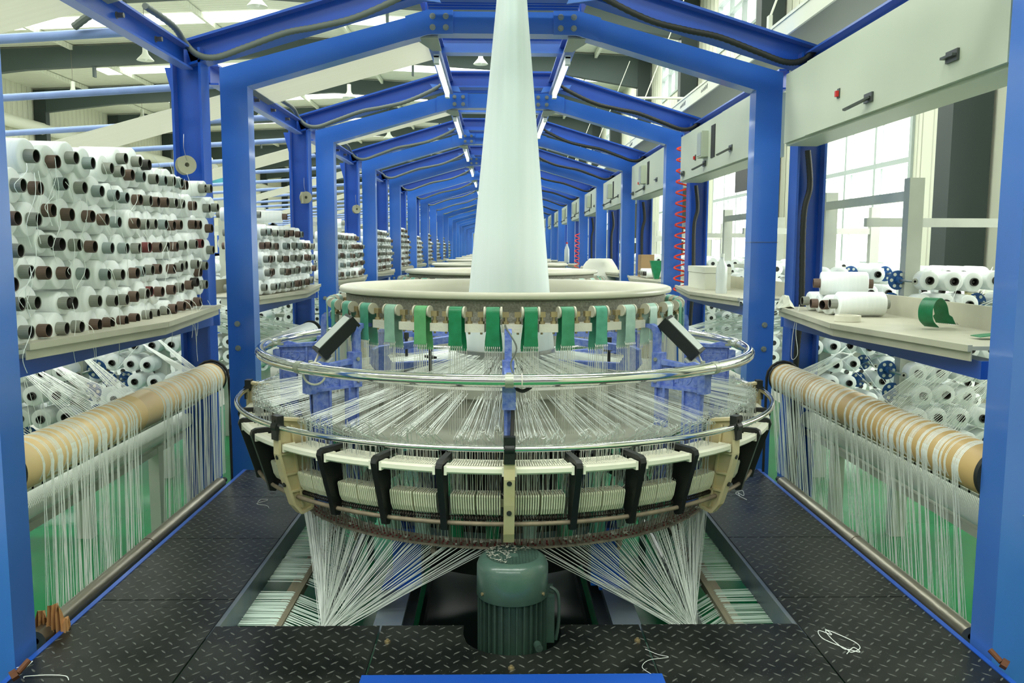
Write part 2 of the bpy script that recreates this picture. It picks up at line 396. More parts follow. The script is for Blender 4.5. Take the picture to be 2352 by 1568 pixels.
# ================================================================== portals of the machine row
NB = 20
DB = 4.644                       # front face of the first full box portal
XL, XR = -1.329, 1.408           # inner faces of its posts
XLo, XRo = -1.474, 1.552
KL, KR = -.352, .430             # where rafters meet the flat top
def bolt(b, c, n, r=.013, h=.012):
    c = Vector(c); n = Vector(n); b.tube([c, c + n * h], r, 6)
BOLT = {}
def bolts(parent, O, pts, n, m='bolt_zinc', r=.013, h=.012):
    for p in pts:
        key = (m, r, h, n)
        if key not in BOLT:
            b = MB(); bolt(b, (0, 0, 0), n, r, h); b.cyl((0, 0, 0), Vector(n) * .002, r * 1.35, 12); o = b.build('bolt', m, parent, (0, 0, 0)); BOLT[key] = o
        else: o = BOLT[key].copy(); COL.objects.link(o); o.parent = parent
        o.location = Vector(p) - Vector(O)
def box_portal(y, label, full=True):
    t = thing('box_portal', (XC, y, -1.5), label, 'portal frame', 'blue box portals'); O = (XC, y, -1.5)
    d = .11
    for s, xi, xo in ((-1, XL, XLo), (1, XR, XRo)):
        b = MB(); a, c = min(xi, xo), max(xi, xo)
        b.quadstrip([[(a, y, -1.5), (c, y, -1.5), (c, y + d, -1.5), (a, y + d, -1.5)],
                     [(a, y, .854 if s > 0 else .947), (c, y, .947 if s > 0 else .854), (c, y + d, .947 if s > 0 else .854), (a, y + d, .854 if s > 0 else .947)]])
        p = b.build('post', 'blue_box_lit', t, O)
        if full: bolts(p, O, [((xi + xo) / 2 + .02 * s, y, z) for z in (-.42, -.555)], (0, -1, 0), r=.012)
        b = MB(); k = KL if s < 0 else KR
        b.quadstrip([[(xi, y, .854), (xi, y + d, .854), (xo, y + d, .947), (xo, y, .947)], [(k, y, 1.137), (k, y + d, 1.137), (k, y + d, 1.250), (k, y, 1.250)]])
        b.build('rafter', 'blue_box_lit', t, O)
    b = MB(); b.box(KL, KR, y, y + d, 1.137, 1.250); b.build('top_beam', 'blue_box_lit', t, O)
    for s, k in ((-1, KL), (1, KR)):
        b = MB(); e = .13; sl = .285
        pl = [(k - s * e * .95, 1.132), (k - s * e * .95, 1.256), (k, 1.258), (k + s * e, 1.258 - e * sl), (k + s * e, 1.132 - e * sl), (k, 1.130)]
        b.prism(pl if s > 0 else pl[::-1], (0, y - .005, 0), (1, 0, 0), (0, 0, 1), (0, .005, 0)); g = b.build('gusset_plate', 'blue_box_lit', t, O)
        if full: bolts(g, O, [(k - s * dx, y - .01, z) for dx in (.015, .085) for z in (1.165, 1.222)], (0, -1, 0), r=.012)
    return t
def ibeam(b, p, q, up, h, wid, tf=.012, tw=.008):
    p, q, up = Vector(p), Vector(q), Vector(up); d = (q - p).normalized(); x = d.cross(up).normalized(); u = x.cross(d).normalized(); l = (q - p).length / 2; c = (p + q) / 2
    b.obox(c, x * tw / 2, u * (h / 2 - tf), d * l)
    for s in (-1, 1): b.obox(c + u * s * (h / 2 - tf / 2), x * wid / 2, u * tf / 2, d * l)
IXL, IXR = -1.545, 1.615          # axes of the I columns
def i_portal(y, label, cable=True):
    t = thing('beam_portal', (XC, y, -1.5), label, 'portal frame', 'blue I-beam portals'); O = (XC, y, -1.5)
    for s, x in ((-1, IXL), (1, IXR)):
        b = MB(); ibeam(b, (x, y, -1.5), (x, y, .985), (1, 0, 0), .15, .12); b.build('column', 'blue_paint', t, O, smooth=0)
        b = MB(); b.prism([(0, 0), (.055 * s, 0), (0, -.22)][::1 if s < 0 else -1], (x + .076 * s, y + .02, .90), (1, 0, 0), (0, 0, 1), (0, .006, 0)); b.build('gusset', 'blue_paint', t, O, smooth=0)
        k = KL - .04 if s < 0 else KR + .04
        b = MB(); ibeam(b, (x + .0 * s, y, .958), (k, y, 1.300), (-.28 * s * -1, 0, 1), .125, .12); b.build('rafter', 'blue_paint', t, O, smooth=0)
        b = MB(); b.box(x - .07, x + .13 if s < 0 else x + .07, y - .075, y - .06, -.40, -.31) if s < 0 else b.box(x - .13, x + .07, y - .075, y - .06, -.40, -.31)
        p = b.build('shelf_bracket', 'blue_paint', t, O, smooth=0)
        if cable: bolts(p, O, [(x - dx * s, y - .075, -.355) for dx in (-.035, .06)], (0, -1, 0), r=.014)
        b = MB(); b.prism([(-.12 * 1, -.03), (.10, 0), (.12, .03), (-.10, .012)], (k, y - .07, 1.235), (s, 0, 0), (0, 0, 1), (0, .006, 0)); b.build('corner_plate', 'blue_box_lit', t, O, smooth=0)
    b = MB(); ibeam(b, (KL - .05, y, 1.307), (KR + .05, y, 1.307), (0, 0, 1), .125, .12)
    for j in range(3): b.box(KL, KR, y + .08 + .05 * j, y + .10 + .05 * j, 1.245, 1.262)
    b.build('top_beam', 'blue_paint', t, O, smooth=0)
    # corrugated hose along the rafters
    for s, x in ((-1, IXL), (1, IXR)):
        k = KL if s < 0 else KR
        P = [(x + .01 * s, y - .5, 1.06), (x, y - .2, 1.05), (x - .01 * s, y - .075, 1.0), (x - .07 * s, y - .072, .945), (x - .16 * s, y - .07, .935), (x - .30 * s, y - .062, .985),
             (x - .5 * s, y - .065, 1.055), (x - .66 * s, y - .07, 1.085), (x - .85 * s, y - .075, 1.13), (k + .12 * s, y - .07, 1.23), (k, y - .05, 1.32)]
        if s > 0: P = P[2:]
        pts = spline(P, 14); b = MB(); b.tube(pts, [.0145 + (.0022 if i % 2 else 0) for i in range(len(pts))], 8); b.build('corrugated_hose', 'hose_grey' if s < 0 else 'hose_black', t, O, smooth=60)
    if cable:
        P = [(IXR - .03, y - .075, .5), (IXR - .01, y - .07, .32), (IXR - .035, y - .07, .16), (IXR - .03, y - .075, -.3), (IXR - .045, y - .075, -.6), (IXR - .04, y - .075, -1.45)]
        pts = spline(P, 24); b = MB(); b.tube(pts, [.015 + (.0016 if i % 2 else 0) for i in range(len(pts))], 8); b.build('conduit_hose', 'hose_black', t, O, smooth=60)
    return t
def longitudinals(k):
    """eave beams, apex beams with tube lamps, tie beam of bay k (front box portal at DB+(k-1)L)"""
    y0 = DB + (k - 1) * L + .11; y1 = DB + k * L - .28; yi = DB + k * L - .245
    for s, x in ((-1, IXL - .02), (1, IXR + .0)):
        if k == 0: ys0 = y0 - .4
        else: ys0 = y0
        t = thing('eave_beam', (x, ys0, .9), 'blue channel beam along the %s, %s bay from the front' % ('bobbin side eave' if s < 0 else 'cabinet side eave', nth(k)), 'beam', 'blue eave beams')
        b = MB(); z0, z1 = (.885, .985)
        b.box(x - .006, x + .006, ys0, y1, z0, z1)
        for z in (z0, z1): b.box(x - .006 if s < 0 else x - .05, x + .05 if s < 0 else x + .006, ys0, y1, z - .005, z + .005)
        b.build('channel', 'blue_paint', t, (x, ys0, .9), smooth=0)
        if s < 0:
            if k < 4: bolts(t, (x, ys0, .9), [(x + .006, yy, .945) for yy in (y1 - .35, y1 - .75, y1 - 1.15)], (1, 0, 0), 'dirty_wire', .011, .03)
    if k >= 1:
        for s, x in ((-1, KL - .02), (1, KR + .02)):
            t = thing('apex_beam', (x, y0, 1.2), 'blue beam along the aisle apex on the %s side, %s bay' % ('bobbin' if s < 0 else 'cabinet', nth(k)), 'beam', 'blue apex beams')
            b = MB(); b.box(x - .005, x + .005, y0 - .1, yi, 1.205, 1.30); b.box(x - .035, x + .035, y0 - .1, yi, 1.20, 1.207); b.box(x - .035, x + .035, y0 - .1, yi, 1.298, 1.305)
            b.build('channel', 'blue_paint', t, (x, y0, 1.2), smooth=0)
            b = MB(); b.prism([(0, -.06), (0, .25), (.05, .25), (.12, .0), (.12, -.06)], (x - s * .06, y0 - .02, 1.125), (s, 0, 0), (0, 1, 0), (0, 0, .004)) if s > 0 else b.prism([(0, -.06), (0, .25), (.05, .25), (.12, .0), (.12, -.06)][::-1], (x - s * .06, y0 - .02, 1.125), (s, 0, 0), (0, 1, 0), (0, 0, .004)); b.build('mounting_plate', 'bolt_zinc', t, (x, y0, 1.2), smooth=0)
            if k <= 6:
                q = thing('tube_lamp', (x, y0, 1.15), 'lit white tube lamp under the apex beam, %s side, %s bay' % ('bobbin' if s < 0 else 'cabinet', nth(k)), 'lamp', 'tube lamps along the apex')
                a, c = y0 + .72, y0 + 1.85
                b = MB(); b.cyl((x, a, 1.165), (x, c, 1.165), .014, 12); b.build('tube', 'tube_glow', q, (x, y0, 1.15))
                b = MB(); b.box(x - .018, x + .018, a - .06, c + .06, 1.18, 1.2); b.box(x - .016, x + .016, a - .06, a, 1.145, 1.19); b.box(x - .016, x + .016, c, c + .06, 1.145, 1.19)
                b.build('fixture', 'frame_white', q, (x, y0, 1.15), smooth=0)
        yt = y0 + .9
        t = thing('tie_beam', (XC, yt, 1.3), 'blue cross beam joining the apex beams, %s bay' % nth(k), 'beam', 'blue tie beams')
        b = MB(); ibeam(b, (KL - .02, yt, 1.31), (KR + .02, yt, 1.31), (0, 0, 1), .115, .1); b.build('beam', 'blue_box_lit', t, (XC, yt, 1.3), smooth=0)
        # take-up nip roller drive on the tie
        b = MB(); b.cyl((XC - .1, yt + .05, 1.41), (XC + .36, yt + .05, 1.41), .022, 14); b.build('nip_roller', 'dark_machine', t, (XC, yt, 1.3))
        b = MB(); b.box(XC + .24, XC + .27, yt - .02, yt + .1, 1.36, 1.45); b.cyl((XC + .2, yt - .01, 1.42), (XC + .31, yt - .01, 1.42), .03, 14); b.build('roller_bearing', 'machine_grey', t, (XC, yt, 1.3))
for k in range(NB + 1):
    y = DB + (k - 1) * L
    if k == 0: y = 2.244
    n = 'nearest, its posts at the near ends of the plates' if k == 0 else '%s along the aisle behind the front loom' % nth(k - 1)
    box_portal(y, 'blue box-section portal frame, ' + n, k < 5)
    if k < NB - 1:
        i_portal(DB + k * L - .245, 'blue I-beam portal frame %s' % ('just behind the front loom' if k == 0 else 'at the far end of the %s bay' % nth(k)), cable=k < 5)
        longitudinals(k)

# ================================================================== circular loom
LC = (.0407, 3.398)                          # its axis
LO = (LC[0], LC[1], -1.5)
def P(a, r, z): return (LC[0] + r * cos(math.radians(a)), LC[1] + r * sin(math.radians(a)), z)
def rad(a): return Vector((cos(math.radians(a)), sin(math.radians(a)), 0))
def tan(a): return Vector((-sin(math.radians(a)), cos(math.radians(a)), 0))
def ring(R, z, r, n=120, m=12):
    b = MB(); b.tube([P(360 * i / n, R, z) for i in range(n)], r, m, closed=True); return b
def at_angle(o, a, parent):
    """a copy of a part turned about the loom's axis"""
    c = o.copy(); COL.objects.link(c); c.parent = parent; c.rotation_euler = (0, 0, math.radians(a))
    for ch in o.children: d = ch.copy(); COL.objects.link(d); d.parent = c
    return c
loom = thing('circular_loom', LO, 'nearest circular loom, chrome guard rails and green belts around an ivory top ring', 'loom', 'circular looms along the aisle')
b = MB(); b.lathe([(.600, -.172), (.622, -.152), (.645, -.144), (.655, -.148), (.659, -.157), (.655, -.166), (.640, -.168), (.622, -.175), (.612, -.25), (.585, -.25), (.592, -.2)], (LC[0], LC[1], 0), 144, closed=True)
b.build('top_ring', 'ivory', loom, LO, smooth=50)
b = MB(); b.lathe([(.615, -.172), (.632, -.174), (.628, -.252), (.612, -.252)], (LC[0], LC[1], 0), 144, closed=True); b.build('ring_band', 'band_grey', loom, LO)
# --- belts hung over rollers: 36 around the ring
BELT = {216: 'belt_teal', 226: 'belt_teal', 236: 'belt_sage', 246: 'belt_light', 256: 'belt_dark', 266: 'belt_dark', 276: 'belt_dark', 286: 'belt_mid', 296: 'belt_teal', 306: 'belt_pale', 316: 'belt_pale', 326: 'belt_pale'}
cords = MB(); lows = []
OTHER = ['belt_teal', 'belt_dark', 'belt_pale', 'belt_mid', 'belt_sage']
for i in range(36):
    a = 6 + 10 * i; e, t_ = rad(a), tan(a)
    b = MB(); c = Vector(P(a, .690, -.207)); hw = .024
    b.cyl(c - t_ * (hw + .006), c - t_ * hw, .0195, 18); b.cyl(c + t_ * hw, c + t_ * (hw + .006), .0195, 18); b.cyl(c - t_ * hw, c + t_ * hw, .015, 18)
    ro = b.build('belt_roller', 'ivory', loom, LO)
    # belt: over the roller, outer strap and inner strap widening to the cord clip
    b = MB(); th = .0022; prof = []
    path = [(-.0165, -.335), (-.0165, -.30), (-.0165, -.25)] + [(-.0165 * cos(q * pi / 8), -.207 + .0165 * sin(q * pi / 8)) for q in range(9)] + [(.0165, -.25), (.0165, -.285), (.0165, -.315)]
    wd = [.030, .028, .022] + [.0215] * 9 + [.0215, .0215, .0235]
    rings = []
    for (dr, z), w_ in zip(path, wd):
        nrm = Vector((e.x * (1 if dr > 0 else -1), e.y * (1 if dr > 0 else -1), 0)) if z < -.207 - 1e-6 else (e * dr + Vector((0, 0, z + .207))).normalized()
        p = Vector(P(a, .690 + dr, z)); rings.append([tuple(p - t_ * w_), tuple(p + t_ * w_), tuple(p + t_ * w_ + nrm * th), tuple(p - t_ * w_ + nrm * th)])
    b.quadstrip(rings); bl = b.build('belt', BELT.get(a, OTHER[i % 5]), ro, LO)
    for dr, z0, w_ in ((.0175, -.318, .0225), (-.0165, -.335, .029)):
        for q in range(8):
            u = -w_ + 2 * w_ * q / 7; p = Vector(P(a, .690 + dr, z0)) + t_ * u
            cords.strand([p + Vector((0, 0, .008)), Vector(P(a, .70 + dr * 1.5, -.90)) + t_ * u * .9], .0011)
            cords.strand([p + Vector((0, 0, .006)) - e * .003, p + Vector((0, 0, -.004)) + e * .003], .0016)
    # lower belt end
    b = MB(); p = Vector(P(a, .715, -.92)); b.obox(p, t_ * .021, e * .0012, (0, 0, .045)); p = Vector(P(a, .685, -.92)); b.obox(p, t_ * .021, e * .0012, (0, 0, .045))
    b.build('lower_belt', BELT.get(a, OTHER[i % 5]) if i % 3 else 'belt_pale', loom, LO, smooth=0)
    # mounting block between two rollers with its clamp bolts
    a2 = a + 5; e2, t2 = rad(a2), tan(a2)
    b = MB(); b.obox(P(a2, .668, -.258), t2 * .032, e2 * .025, (0, 0, .0135)); mb = b.build('mounting_block', 'cast_white', loom, LO, smooth=0)
    b = MB()
    for s in (-1, 1):
        c = Vector(P(a2, .680, -.245)) + t2 * .020 * s
        b.cyl(c, c + Vector((0, 0, .036)), .0055, 8); b.cyl(c, c + Vector((0, 0, .009)), .0105, 6); b.obox(c + Vector((0, 0, .031)), t2 * .0105, e2 * .008, (0, 0, .0085)); b.cyl(c + Vector((0, 0, .031)), c + Vector((0, 0, .031)) + t2 * .014 * s, .004, 8)
        b.cyl(c - Vector((0, 0, .024)), c - Vector((0, 0, .034)), .004, 6)
    b.build('clamp_bolts', 'brass_bolt', mb, LO)
o = cords.build('elastic_cords', 'cord', loom, LO); tag(o, 'thin elastic cords pulling the belts down', None, kind='stuff')
# --- guard rail with clips, lower rail
ring(.956, -.388, .0195, 144, 16).build('guard_rail', 'chrome', loom, LO, smooth=60)
ring(1.044, -.570, .0095, 144, 12).build('lower_rail', 'chrome', loom, LO, smooth=60)
ARM = [45 * i for i in range(8)]
AF = 270
def arm_parts():
    a = AF; e, t_ = rad(a), tan(a); th = .006
    b = MB()
    def slab(poly, th_): b.prism(poly, (LC[0], LC[1], 0), e, (0, 0, 1), t_ * th_)
    slab([(.735, -.472), (.915, -.472), (.915, -.385), (.88, -.375), (.80, -.395), (.735, -.37)], .004)      # web
    slab([(.735, -.475), (.925, -.475), (.925, -.466), (.735, -.466)], .013)
    slab([(.845, -.86), (.905, -.86), (.915, -.47), (.845, -.47)], .005); slab([(.845, -.86), (.853, -.86), (.853, -.47), (.845, -.47)], .013); slab([(.897, -.86), (.905, -.86), (.915, -.47), (.906, -.47)], .013)
    slab([(.735, -.86), (.775, -.86), (.775, -.47), (.735, -.47)], .005); slab([(.735, -.86), (.743, -.86), (.743, -.47), (.735, -.47)], .013); slab([(.768, -.86), (.776, -.86), (.776, -.47), (.768, -.47)], .013)
    slab([(.775, -.68), (.845, -.68), (.845, -.665), (.775, -.665)], .012)
    slab([(.908, -.478), (.936, -.478), (.936, -.41), (.908, -.41)], .02)                                     # end block
    slab([(.75, -.395), (.92, -.40), (.92, -.392), (.75, -.377)], .013)
    slab([(.80, -.47), (.808, -.47), (.808, -.39), (.80, -.39)], .010)
    slab([(.725, -.475), (.76, -.475), (.76, -.355), (.725, -.355)], .019)                                    # hinge block
    ao = b.build('support_arm', 'blue_cast', loom, LO, smooth=0)
    b = MB(); c = lambda r, z: Vector(P(a, r, z))
    hp = [(.722, -.475), (.722, -.29), (.716, -.277), (.70, -.272), (.672, -.272), (.672, -.26), (.712, -.258), (.738, -.268), (.744, -.29), (.744, -.475)]
    b.prism(hp[:4] + [(.672, -.272), (.672, -.26)] + hp[6:], (LC[0], LC[1], 0), e, (0, 0, 1), t_ * .0115); b.build('hook_bracket', 'blue_cast', ao, LO, smooth=0)
    b = MB()
    for z in (-.378, -.452): bolt(b, c(.742, z) - t_ * .019, -t_, .007, .006); bolt(b, c(.742, z) + t_ * .019, t_, .007, .006)
    bolt(b, c(.915, -.385), (0, 0, 1), .008, .016); b.obox(c(.915, -.388), e * .02, t_ * .014, (0, 0, .004))
    b.build('arm_bolts', 'bolt_zinc', ao, LO)
    # raised maker's characters on both faces of the web
    for s in (-1, 1):
        cu = bpy.data.curves.new('raised_lettering', 'FONT'); cu.body = '\u7fa4\u529b'; cu.size = .052; cu.extrude = .0012; cu.align_x = 'CENTER'; cu.align_y = 'CENTER'
        cu.materials.append(MATS['blue_cast'])
        tmp = bpy.data.objects.new('lettering', cu); COL.objects.link(tmp); me = bpy.data.meshes.new_from_object(tmp.evaluated_get(bpy.context.evaluated_depsgraph_get())); bpy.data.objects.remove(tmp)
        o = bpy.data.objects.new('raised_lettering', me); COL.objects.link(o); o.parent = ao
        z_ = t_ * s; x_ = Vector((0, 0, 1)).cross(z_); p = Vector(P(a, .855, -.435)) + z_ * .0045 - Vector(LO)
        o.matrix_local = Matrix(((x_.x, 0, z_.x, p.x), (x_.y, 0, z_.y, p.y), (0, 1, 0, p.z), (0, 0, 0, 1)))
    b = MB(); n = 14
    for da in (-1.0, 1.0): pass
    b.tube([P(a + d, .956, -.388) for d in (-.75, -.25, .25, .75)], .0212, 14); cl = b.build('rail_clip', 'bolt_zinc', loom, LO)
    # tan bracket below with black clip on the lower rail
    b = MB()
    body = [(.955, -.56), (1.035, -.545), (1.045, -.60), (1.046, -.66), (1.026, -.74), (.996, -.835), (.97, -.868), (.93, -.858), (.925, -.80)]
    b.prism(body, (LC[0], LC[1], 0), e, (0, 0, 1), t_ * .004)
    edge = body + [body[0]]
    for (r0, z0), (r1, z1) in zip(edge, edge[1:]):
        b.bar(P(a, r0, z0), P(a, r1, z1), .032, .009, up=e if abs(z1 - z0) > abs(r1 - r0) else (0, 0, 1)) if False else b.obox((Vector(P(a, r0, z0)) + Vector(P(a, r1, z1))) / 2, (Vector(P(a, r1, z1)) - Vector(P(a, r0, z0))) / 2, t_ * .016, ((Vector(P(a, r1, z1)) - Vector(P(a, r0, z0))).cross(t_)).normalized() * .0045)
    for r0, z0, r1, z1 in ((.965, -.85, 1.0, -.57), (.945, -.66, 1.042, -.66), (.938, -.73, 1.024, -.73), (.93, -.79, 1.005, -.79)):
        d = Vector(P(a, r1, z1)) - Vector(P(a, r0, z0)); b.obox((Vector(P(a, r0, z0)) + Vector(P(a, r1, z1))) / 2, d / 2, t_ * .014, d.cross(t_).normalized() * .003)
    tb = b.build('tan_bracket', 'tan_plastic', loom, LO, smooth=0)
    b = MB()
    for z, r in ((-.67, 1.0485), (-.765, 1.0262)): b.cyl(P(a, r - .004, z), P(a, r + .0012, z - .0002), .0075, 14)
    b.build('bracket_holes', 'grill_dark', tb, LO)
    b = MB(); b.obox(P(a, 1.042, -.55), e * .012, t_ * .017, (0, 0, .016)); b.obox(P(a, 1.05, -.59), e * .007, t_ * .016, (0, 0, .022)); b.cyl(Vector(P(a, 1.046, -.57)) - t_ * .014, Vector(P(a, 1.046, -.57)) + t_ * .014, .0155, 16)
    b.cyl(P(a, 1.054, -.55), P(a, 1.056, -.55), .005, 10)
    rc = b.build('rail_clamp', 'black_plastic', loom, LO)
    return ao, cl, tb, rc
arm0 = arm_parts()
for i in range(1, 8):
    for o in arm0: at_angle(o, 45 * i, loom)
# --- comb sectors, fins and black supports, every 11.25 degrees
SEG = 11.25
e, t_ = rad(270), tan(270)
def one_sup():
    b = MB()
    b.prism([(.925, -.612), (1.028, -.612), (1.042, -.618), (1.047, -.632), (1.026, -.70), (.996, -.80), (.988, -.834), (.968, -.838), (.956, -.815), (.985, -.70), (1.012, -.64), (1.010, -.628), (.925, -.626)], (LC[0], LC[1], 0), e, (0, 0, 1), t_ * .0095)
    b.prism([(.955, -.625), (1.02, -.628), (.99, -.71), (.962, -.80), (.94, -.80)], (LC[0], LC[1], 0), e, (0, 0, 1), t_ * .003)
    return b.build('black_support', 'black_plastic', loom, LO, smooth=0)
def one_comb():
    """sector centred half a step past 270"""
    b = MB(); a0 = 270 + .95; a1 = 270 + SEG - .95
    pr = [(1.012, -.628), (1.03, -.625), (1.037, -.631), (1.037, -.643), (1.03, -.649), (1.012, -.646)]
    b.lathe(pr, (LC[0], LC[1], 0), 10, math.radians(a0), math.radians(a1), closed=True)
    b.lathe([(.925, -.632), (.937, -.632), (.937, -.644), (.925, -.644)], (LC[0], LC[1], 0), 10, math.radians(a0), math.radians(a1), closed=True)
    for q in range(22):
        a = a0 + (a1 - a0) * (q + .5) / 22; b.obox(P(a, .975, -.637), rad(a) * .042, tan(a) * .0022, (0, 0, .006))
    for a in (a0, a1): b.obox(P(a, 1.015, -.640), rad(a) * .022, tan(a) * .004, (0, 0, .013))
    return b.build('comb_sector', 'cream_plastic', loom, LO)
def one_fins():
    b = MB(); a0 = 270 + 1.15; a1 = 270 + SEG - 1.5
    for q in range(20):
        a = a0 + (a1 - a0) * (q + .5) / 20 + (.12 if q >= 10 else -.12)
        b.prism([(.935, -.724), (.984, -.724), (.9865, -.730), (.978, -.770), (.968, -.788), (.955, -.794), (.935, -.792)], (LC[0], LC[1], 0), rad(a), (0, 0, 1), tan(a) * .0022)
    b.obox(P(270 + SEG / 2, .938, -.760), rad(270 + SEG / 2) * .003, tan(270 + SEG / 2) * .078, (0, 0, .012))
    return b.build('guide_fins', 'cream_fin', loom, LO, smooth=0)
sup, comb, fins = one_sup(), one_comb(), one_fins()
for i in range(32):
    if i % 4 == 0: pass
    else: at_angle(sup, SEG * i, loom)
    if i: at_angle(comb, SEG * i, loom); at_angle(fins, SEG * i, loom)
bpy.data.objects.remove(sup)
ring(.979, -.813, .0070, 144, 10).build('lower_tube', 'rusty', loom, LO, smooth=60)
b = MB(); n = 4320; b.tube([P(360 * i / n, .956 + .006 * cos(i * pi / 3), -.803 + .006 * sin(i * pi / 3)) for i in range(n)], .0022, 3, closed=True); b.build('coil_spring', 'dark_spring', loom, LO)
# --- heald wires with eyelets
b = MB(); top_eye = []
for i in range(32):
    for q in range(20):
        a = SEG * i + 1.2 + (SEG - 2.6) * (q + .5) / 20; r = .955 + .035 * R_.random(); up = R_.random()
        z1 = -.555 + .022 * up if R_.random() < .8 else -.535 + .02 * up
        r0 = .958
        b.strand([P(a, r, z1 - .016), P(a, r0 if q % 2 else r, -.725)], .00115)
        big = R_.random() < .35; rr = .0095 if big else .006; tw = R_.uniform(-1.2, 1.2) if big else R_.uniform(1.1, 1.6)
        cdir = rad(a) * sin(tw) + tan(a) * cos(tw)
        c = Vector(P(a, r, z1 - .016 + rr))
        b.tube([c + cdir * rr * cos(2 * pi * k / 10) + Vector((0, 0, rr * sin(2 * pi * k / 10))) for k in range(10)], .00095, 3, closed=True)
        top_eye.append((a, r, z1 - .016 + rr))
o = b.build('heald_wires', 'heald', loom, LO); tag(o, 'thin heald wires topped with loop eyelets', None, kind='stuff')
b = MB()
for i in range(900):
    a = R_.uniform(0, 360); r = R_.uniform(.87, .945); b.strand([P(a, r, -.63 + R_.uniform(-.01, .02)), P(a + R_.uniform(-.7, .7), .83 + R_.uniform(-.03, .02), -.94)], .0011)
o = b.build('inner_wires', 'dirty_wire', loom, LO); tag(o, 'dusty inner wires hanging down to the perforated ring', None, kind='stuff')
ring(.925, -.665, .009, 120, 10).build('inner_ring', 'steel', loom, LO, smooth=60)
# --- perforated ring with red eyelets
b = MB(); b.lathe([(.755, -.945), (.832, -.945), (.832, -.938), (.755, -.938)], (LC[0], LC[1], 0), 120, closed=True); b.build('perforated_ring', 'perf_plate', loom, LO)
b = MB()
for i in range(240):
    for r in (.79, .806, .822):
        a = 1.5 * i + R_.uniform(-.2, .2); c = P(a, r, -.9375); b.cyl(c, (c[0], c[1], -.9345), .0036, 6)
o = b.build('thread_eyes', 'eye_red', loom, LO); tag(o, 'dark red thread eyelets', None, kind='stuff')
b = MB()
for i in range(140):
    a = R_.uniform(0, 360); c = Vector(P(a, R_.uniform(.77, .83), -.934)); s = R_.uniform(.002, .008)
    for k in range(3): b.strand([c + Vector((R_.uniform(-s, s), R_.uniform(-s, s), 0)) * 1.5, c + Vector((R_.uniform(-s, s), R_.uniform(-s, s), s * .8)), c + Vector((R_.uniform(-s, s), R_.uniform(-s, s), s * .3)) * 1.5], .0022)
for i in range(260):
    a = R_.uniform(0, 360); c = Vector(P(a, .965, -.722 + R_.uniform(-.002, .004)))
    b.strand([c, c + Vector((R_.uniform(-.006, .006), R_.uniform(-.006, .006), R_.uniform(-.002, .008))), c + Vector((R_.uniform(-.008, .008), R_.uniform(-.008, .008), R_.uniform(-.012, .006)))], .0009)
o = b.build('lint', 'lint', loom, LO); tag(o, 'white lint tufts caught on the ring', None, kind='stuff')
b = MB()
for i in range(16):
    c = Vector(P(22.5 * i + 5, .80, -.945)); b.cyl(c, c - Vector((0, 0, .03)), .011, 6); b.cyl(c - Vector((0, 0, .03)), c - Vector((0, 0, .045)), .006, 8)
b.build('ring_nuts', 'perf_plate', loom, LO)
# --- inner machine: race drum, shuttle arms, cam, base
b = MB(); b.lathe([(.20, -.462), (.60, -.470), (.622, -.474), (.622, -.505), (.60, -.508), (.60, -.575), (.66, -.60), (.80, -.615), (.81, -.63), (.50, -.64), (.2, -.64)], (LC[0], LC[1], 0), 120, closed=True); b.build('race_drum', 'machine_grey', loom, LO)
b = MB(); b.lathe([(.18, -.40), (.20, -.40), (.205, -.43), (.20, -.46), (.18, -.46)], (LC[0], LC[1], 0), 72, closed=True); b.build('weaving_ring', 'steel', loom, LO)
for a in (30, 90, 150, 210, 330):
    b = MB(); e, t_ = rad(a), tan(a)
    b.prism([(.24, -.455), (.56, -.455), (.58, -.43), (.575, -.375), (.55, -.365), (.24, -.34), (.24, -.365), (.50, -.385), (.52, -.40), (.50, -.43), (.24, -.435)], (LC[0], LC[1], 0), e, (0, 0, 1), t_ * .016)
    b.build('shuttle_arm', 'blue_cast', loom, LO, smooth=0)
    b = MB(); b.cyl(P(a + 18, .42, -.46), P(a + 18, .42, -.36), .006, 8); b.obox(P(a + 18, .42, -.40), rad(a) * .012, tan(a) * .03, (0, 0, .004)); b.cyl(P(a + 18, .42, -.375), P(a + 18, .42, -.35), .01, 6); b.build('tension_post', 'dark_machine', loom, LO)
b = MB(); b.lathe([(0, -.64), (.46, -.64), (.46, -.70), (.22, -.72), (.22, -1.1), (.42, -1.12), (.42, -1.2), (0, -1.2)], (LC[0], LC[1], 0), 64); b.build('cam_column', 'dark_machine', loom, LO)
b = MB(); b.lathe([(.5, -.92), (.58, -.92), (.6, -.95), (.58, -.98), (.5, -.98)], (LC[0], LC[1], 0), 96, closed=True); b.build('gear_ring', 'dark_machine', loom, LO)
for s, x in ((-1, -.34), (1, .42)):
    b = MB(); ibeam(b, (x, 2.5, -1.27), (x, 4.25, -1.27), (0, 0, 1), .17, .09); b.build('base_beam', 'stringer', loom, LO, smooth=0)
    for y in (2.92, 3.9):
        b = MB(); b.box(x - .05 + .03 * s * -1, x + .05 - .03 * s, y - .05, y + .05, -1.19, -.98); b.box(x - .055, x + .055, y - .09, y + .09, -1.19, -1.18); b.build('base_leg', 'blue_paint', loom, LO, smooth=0)
b = MB(); b.box(-.30, .38, 2.90, 2.96, -1.06, -.96); b.build('cross_member', 'stringer', loom, LO, smooth=0)
b = MB(); b.box(-.285, .365, 2.2, 4.2, -1.47, -1.455); b.box(-.285, -.27, 2.2, 4.2, -1.47, -1.40); b.box(.35, .365, 2.2, 4.2, -1.47, -1.40); b.build('pit_shade_sheet', 'pit_shade_black', loom, LO, smooth=0)  # dark sheet added in place of the shade under the loom
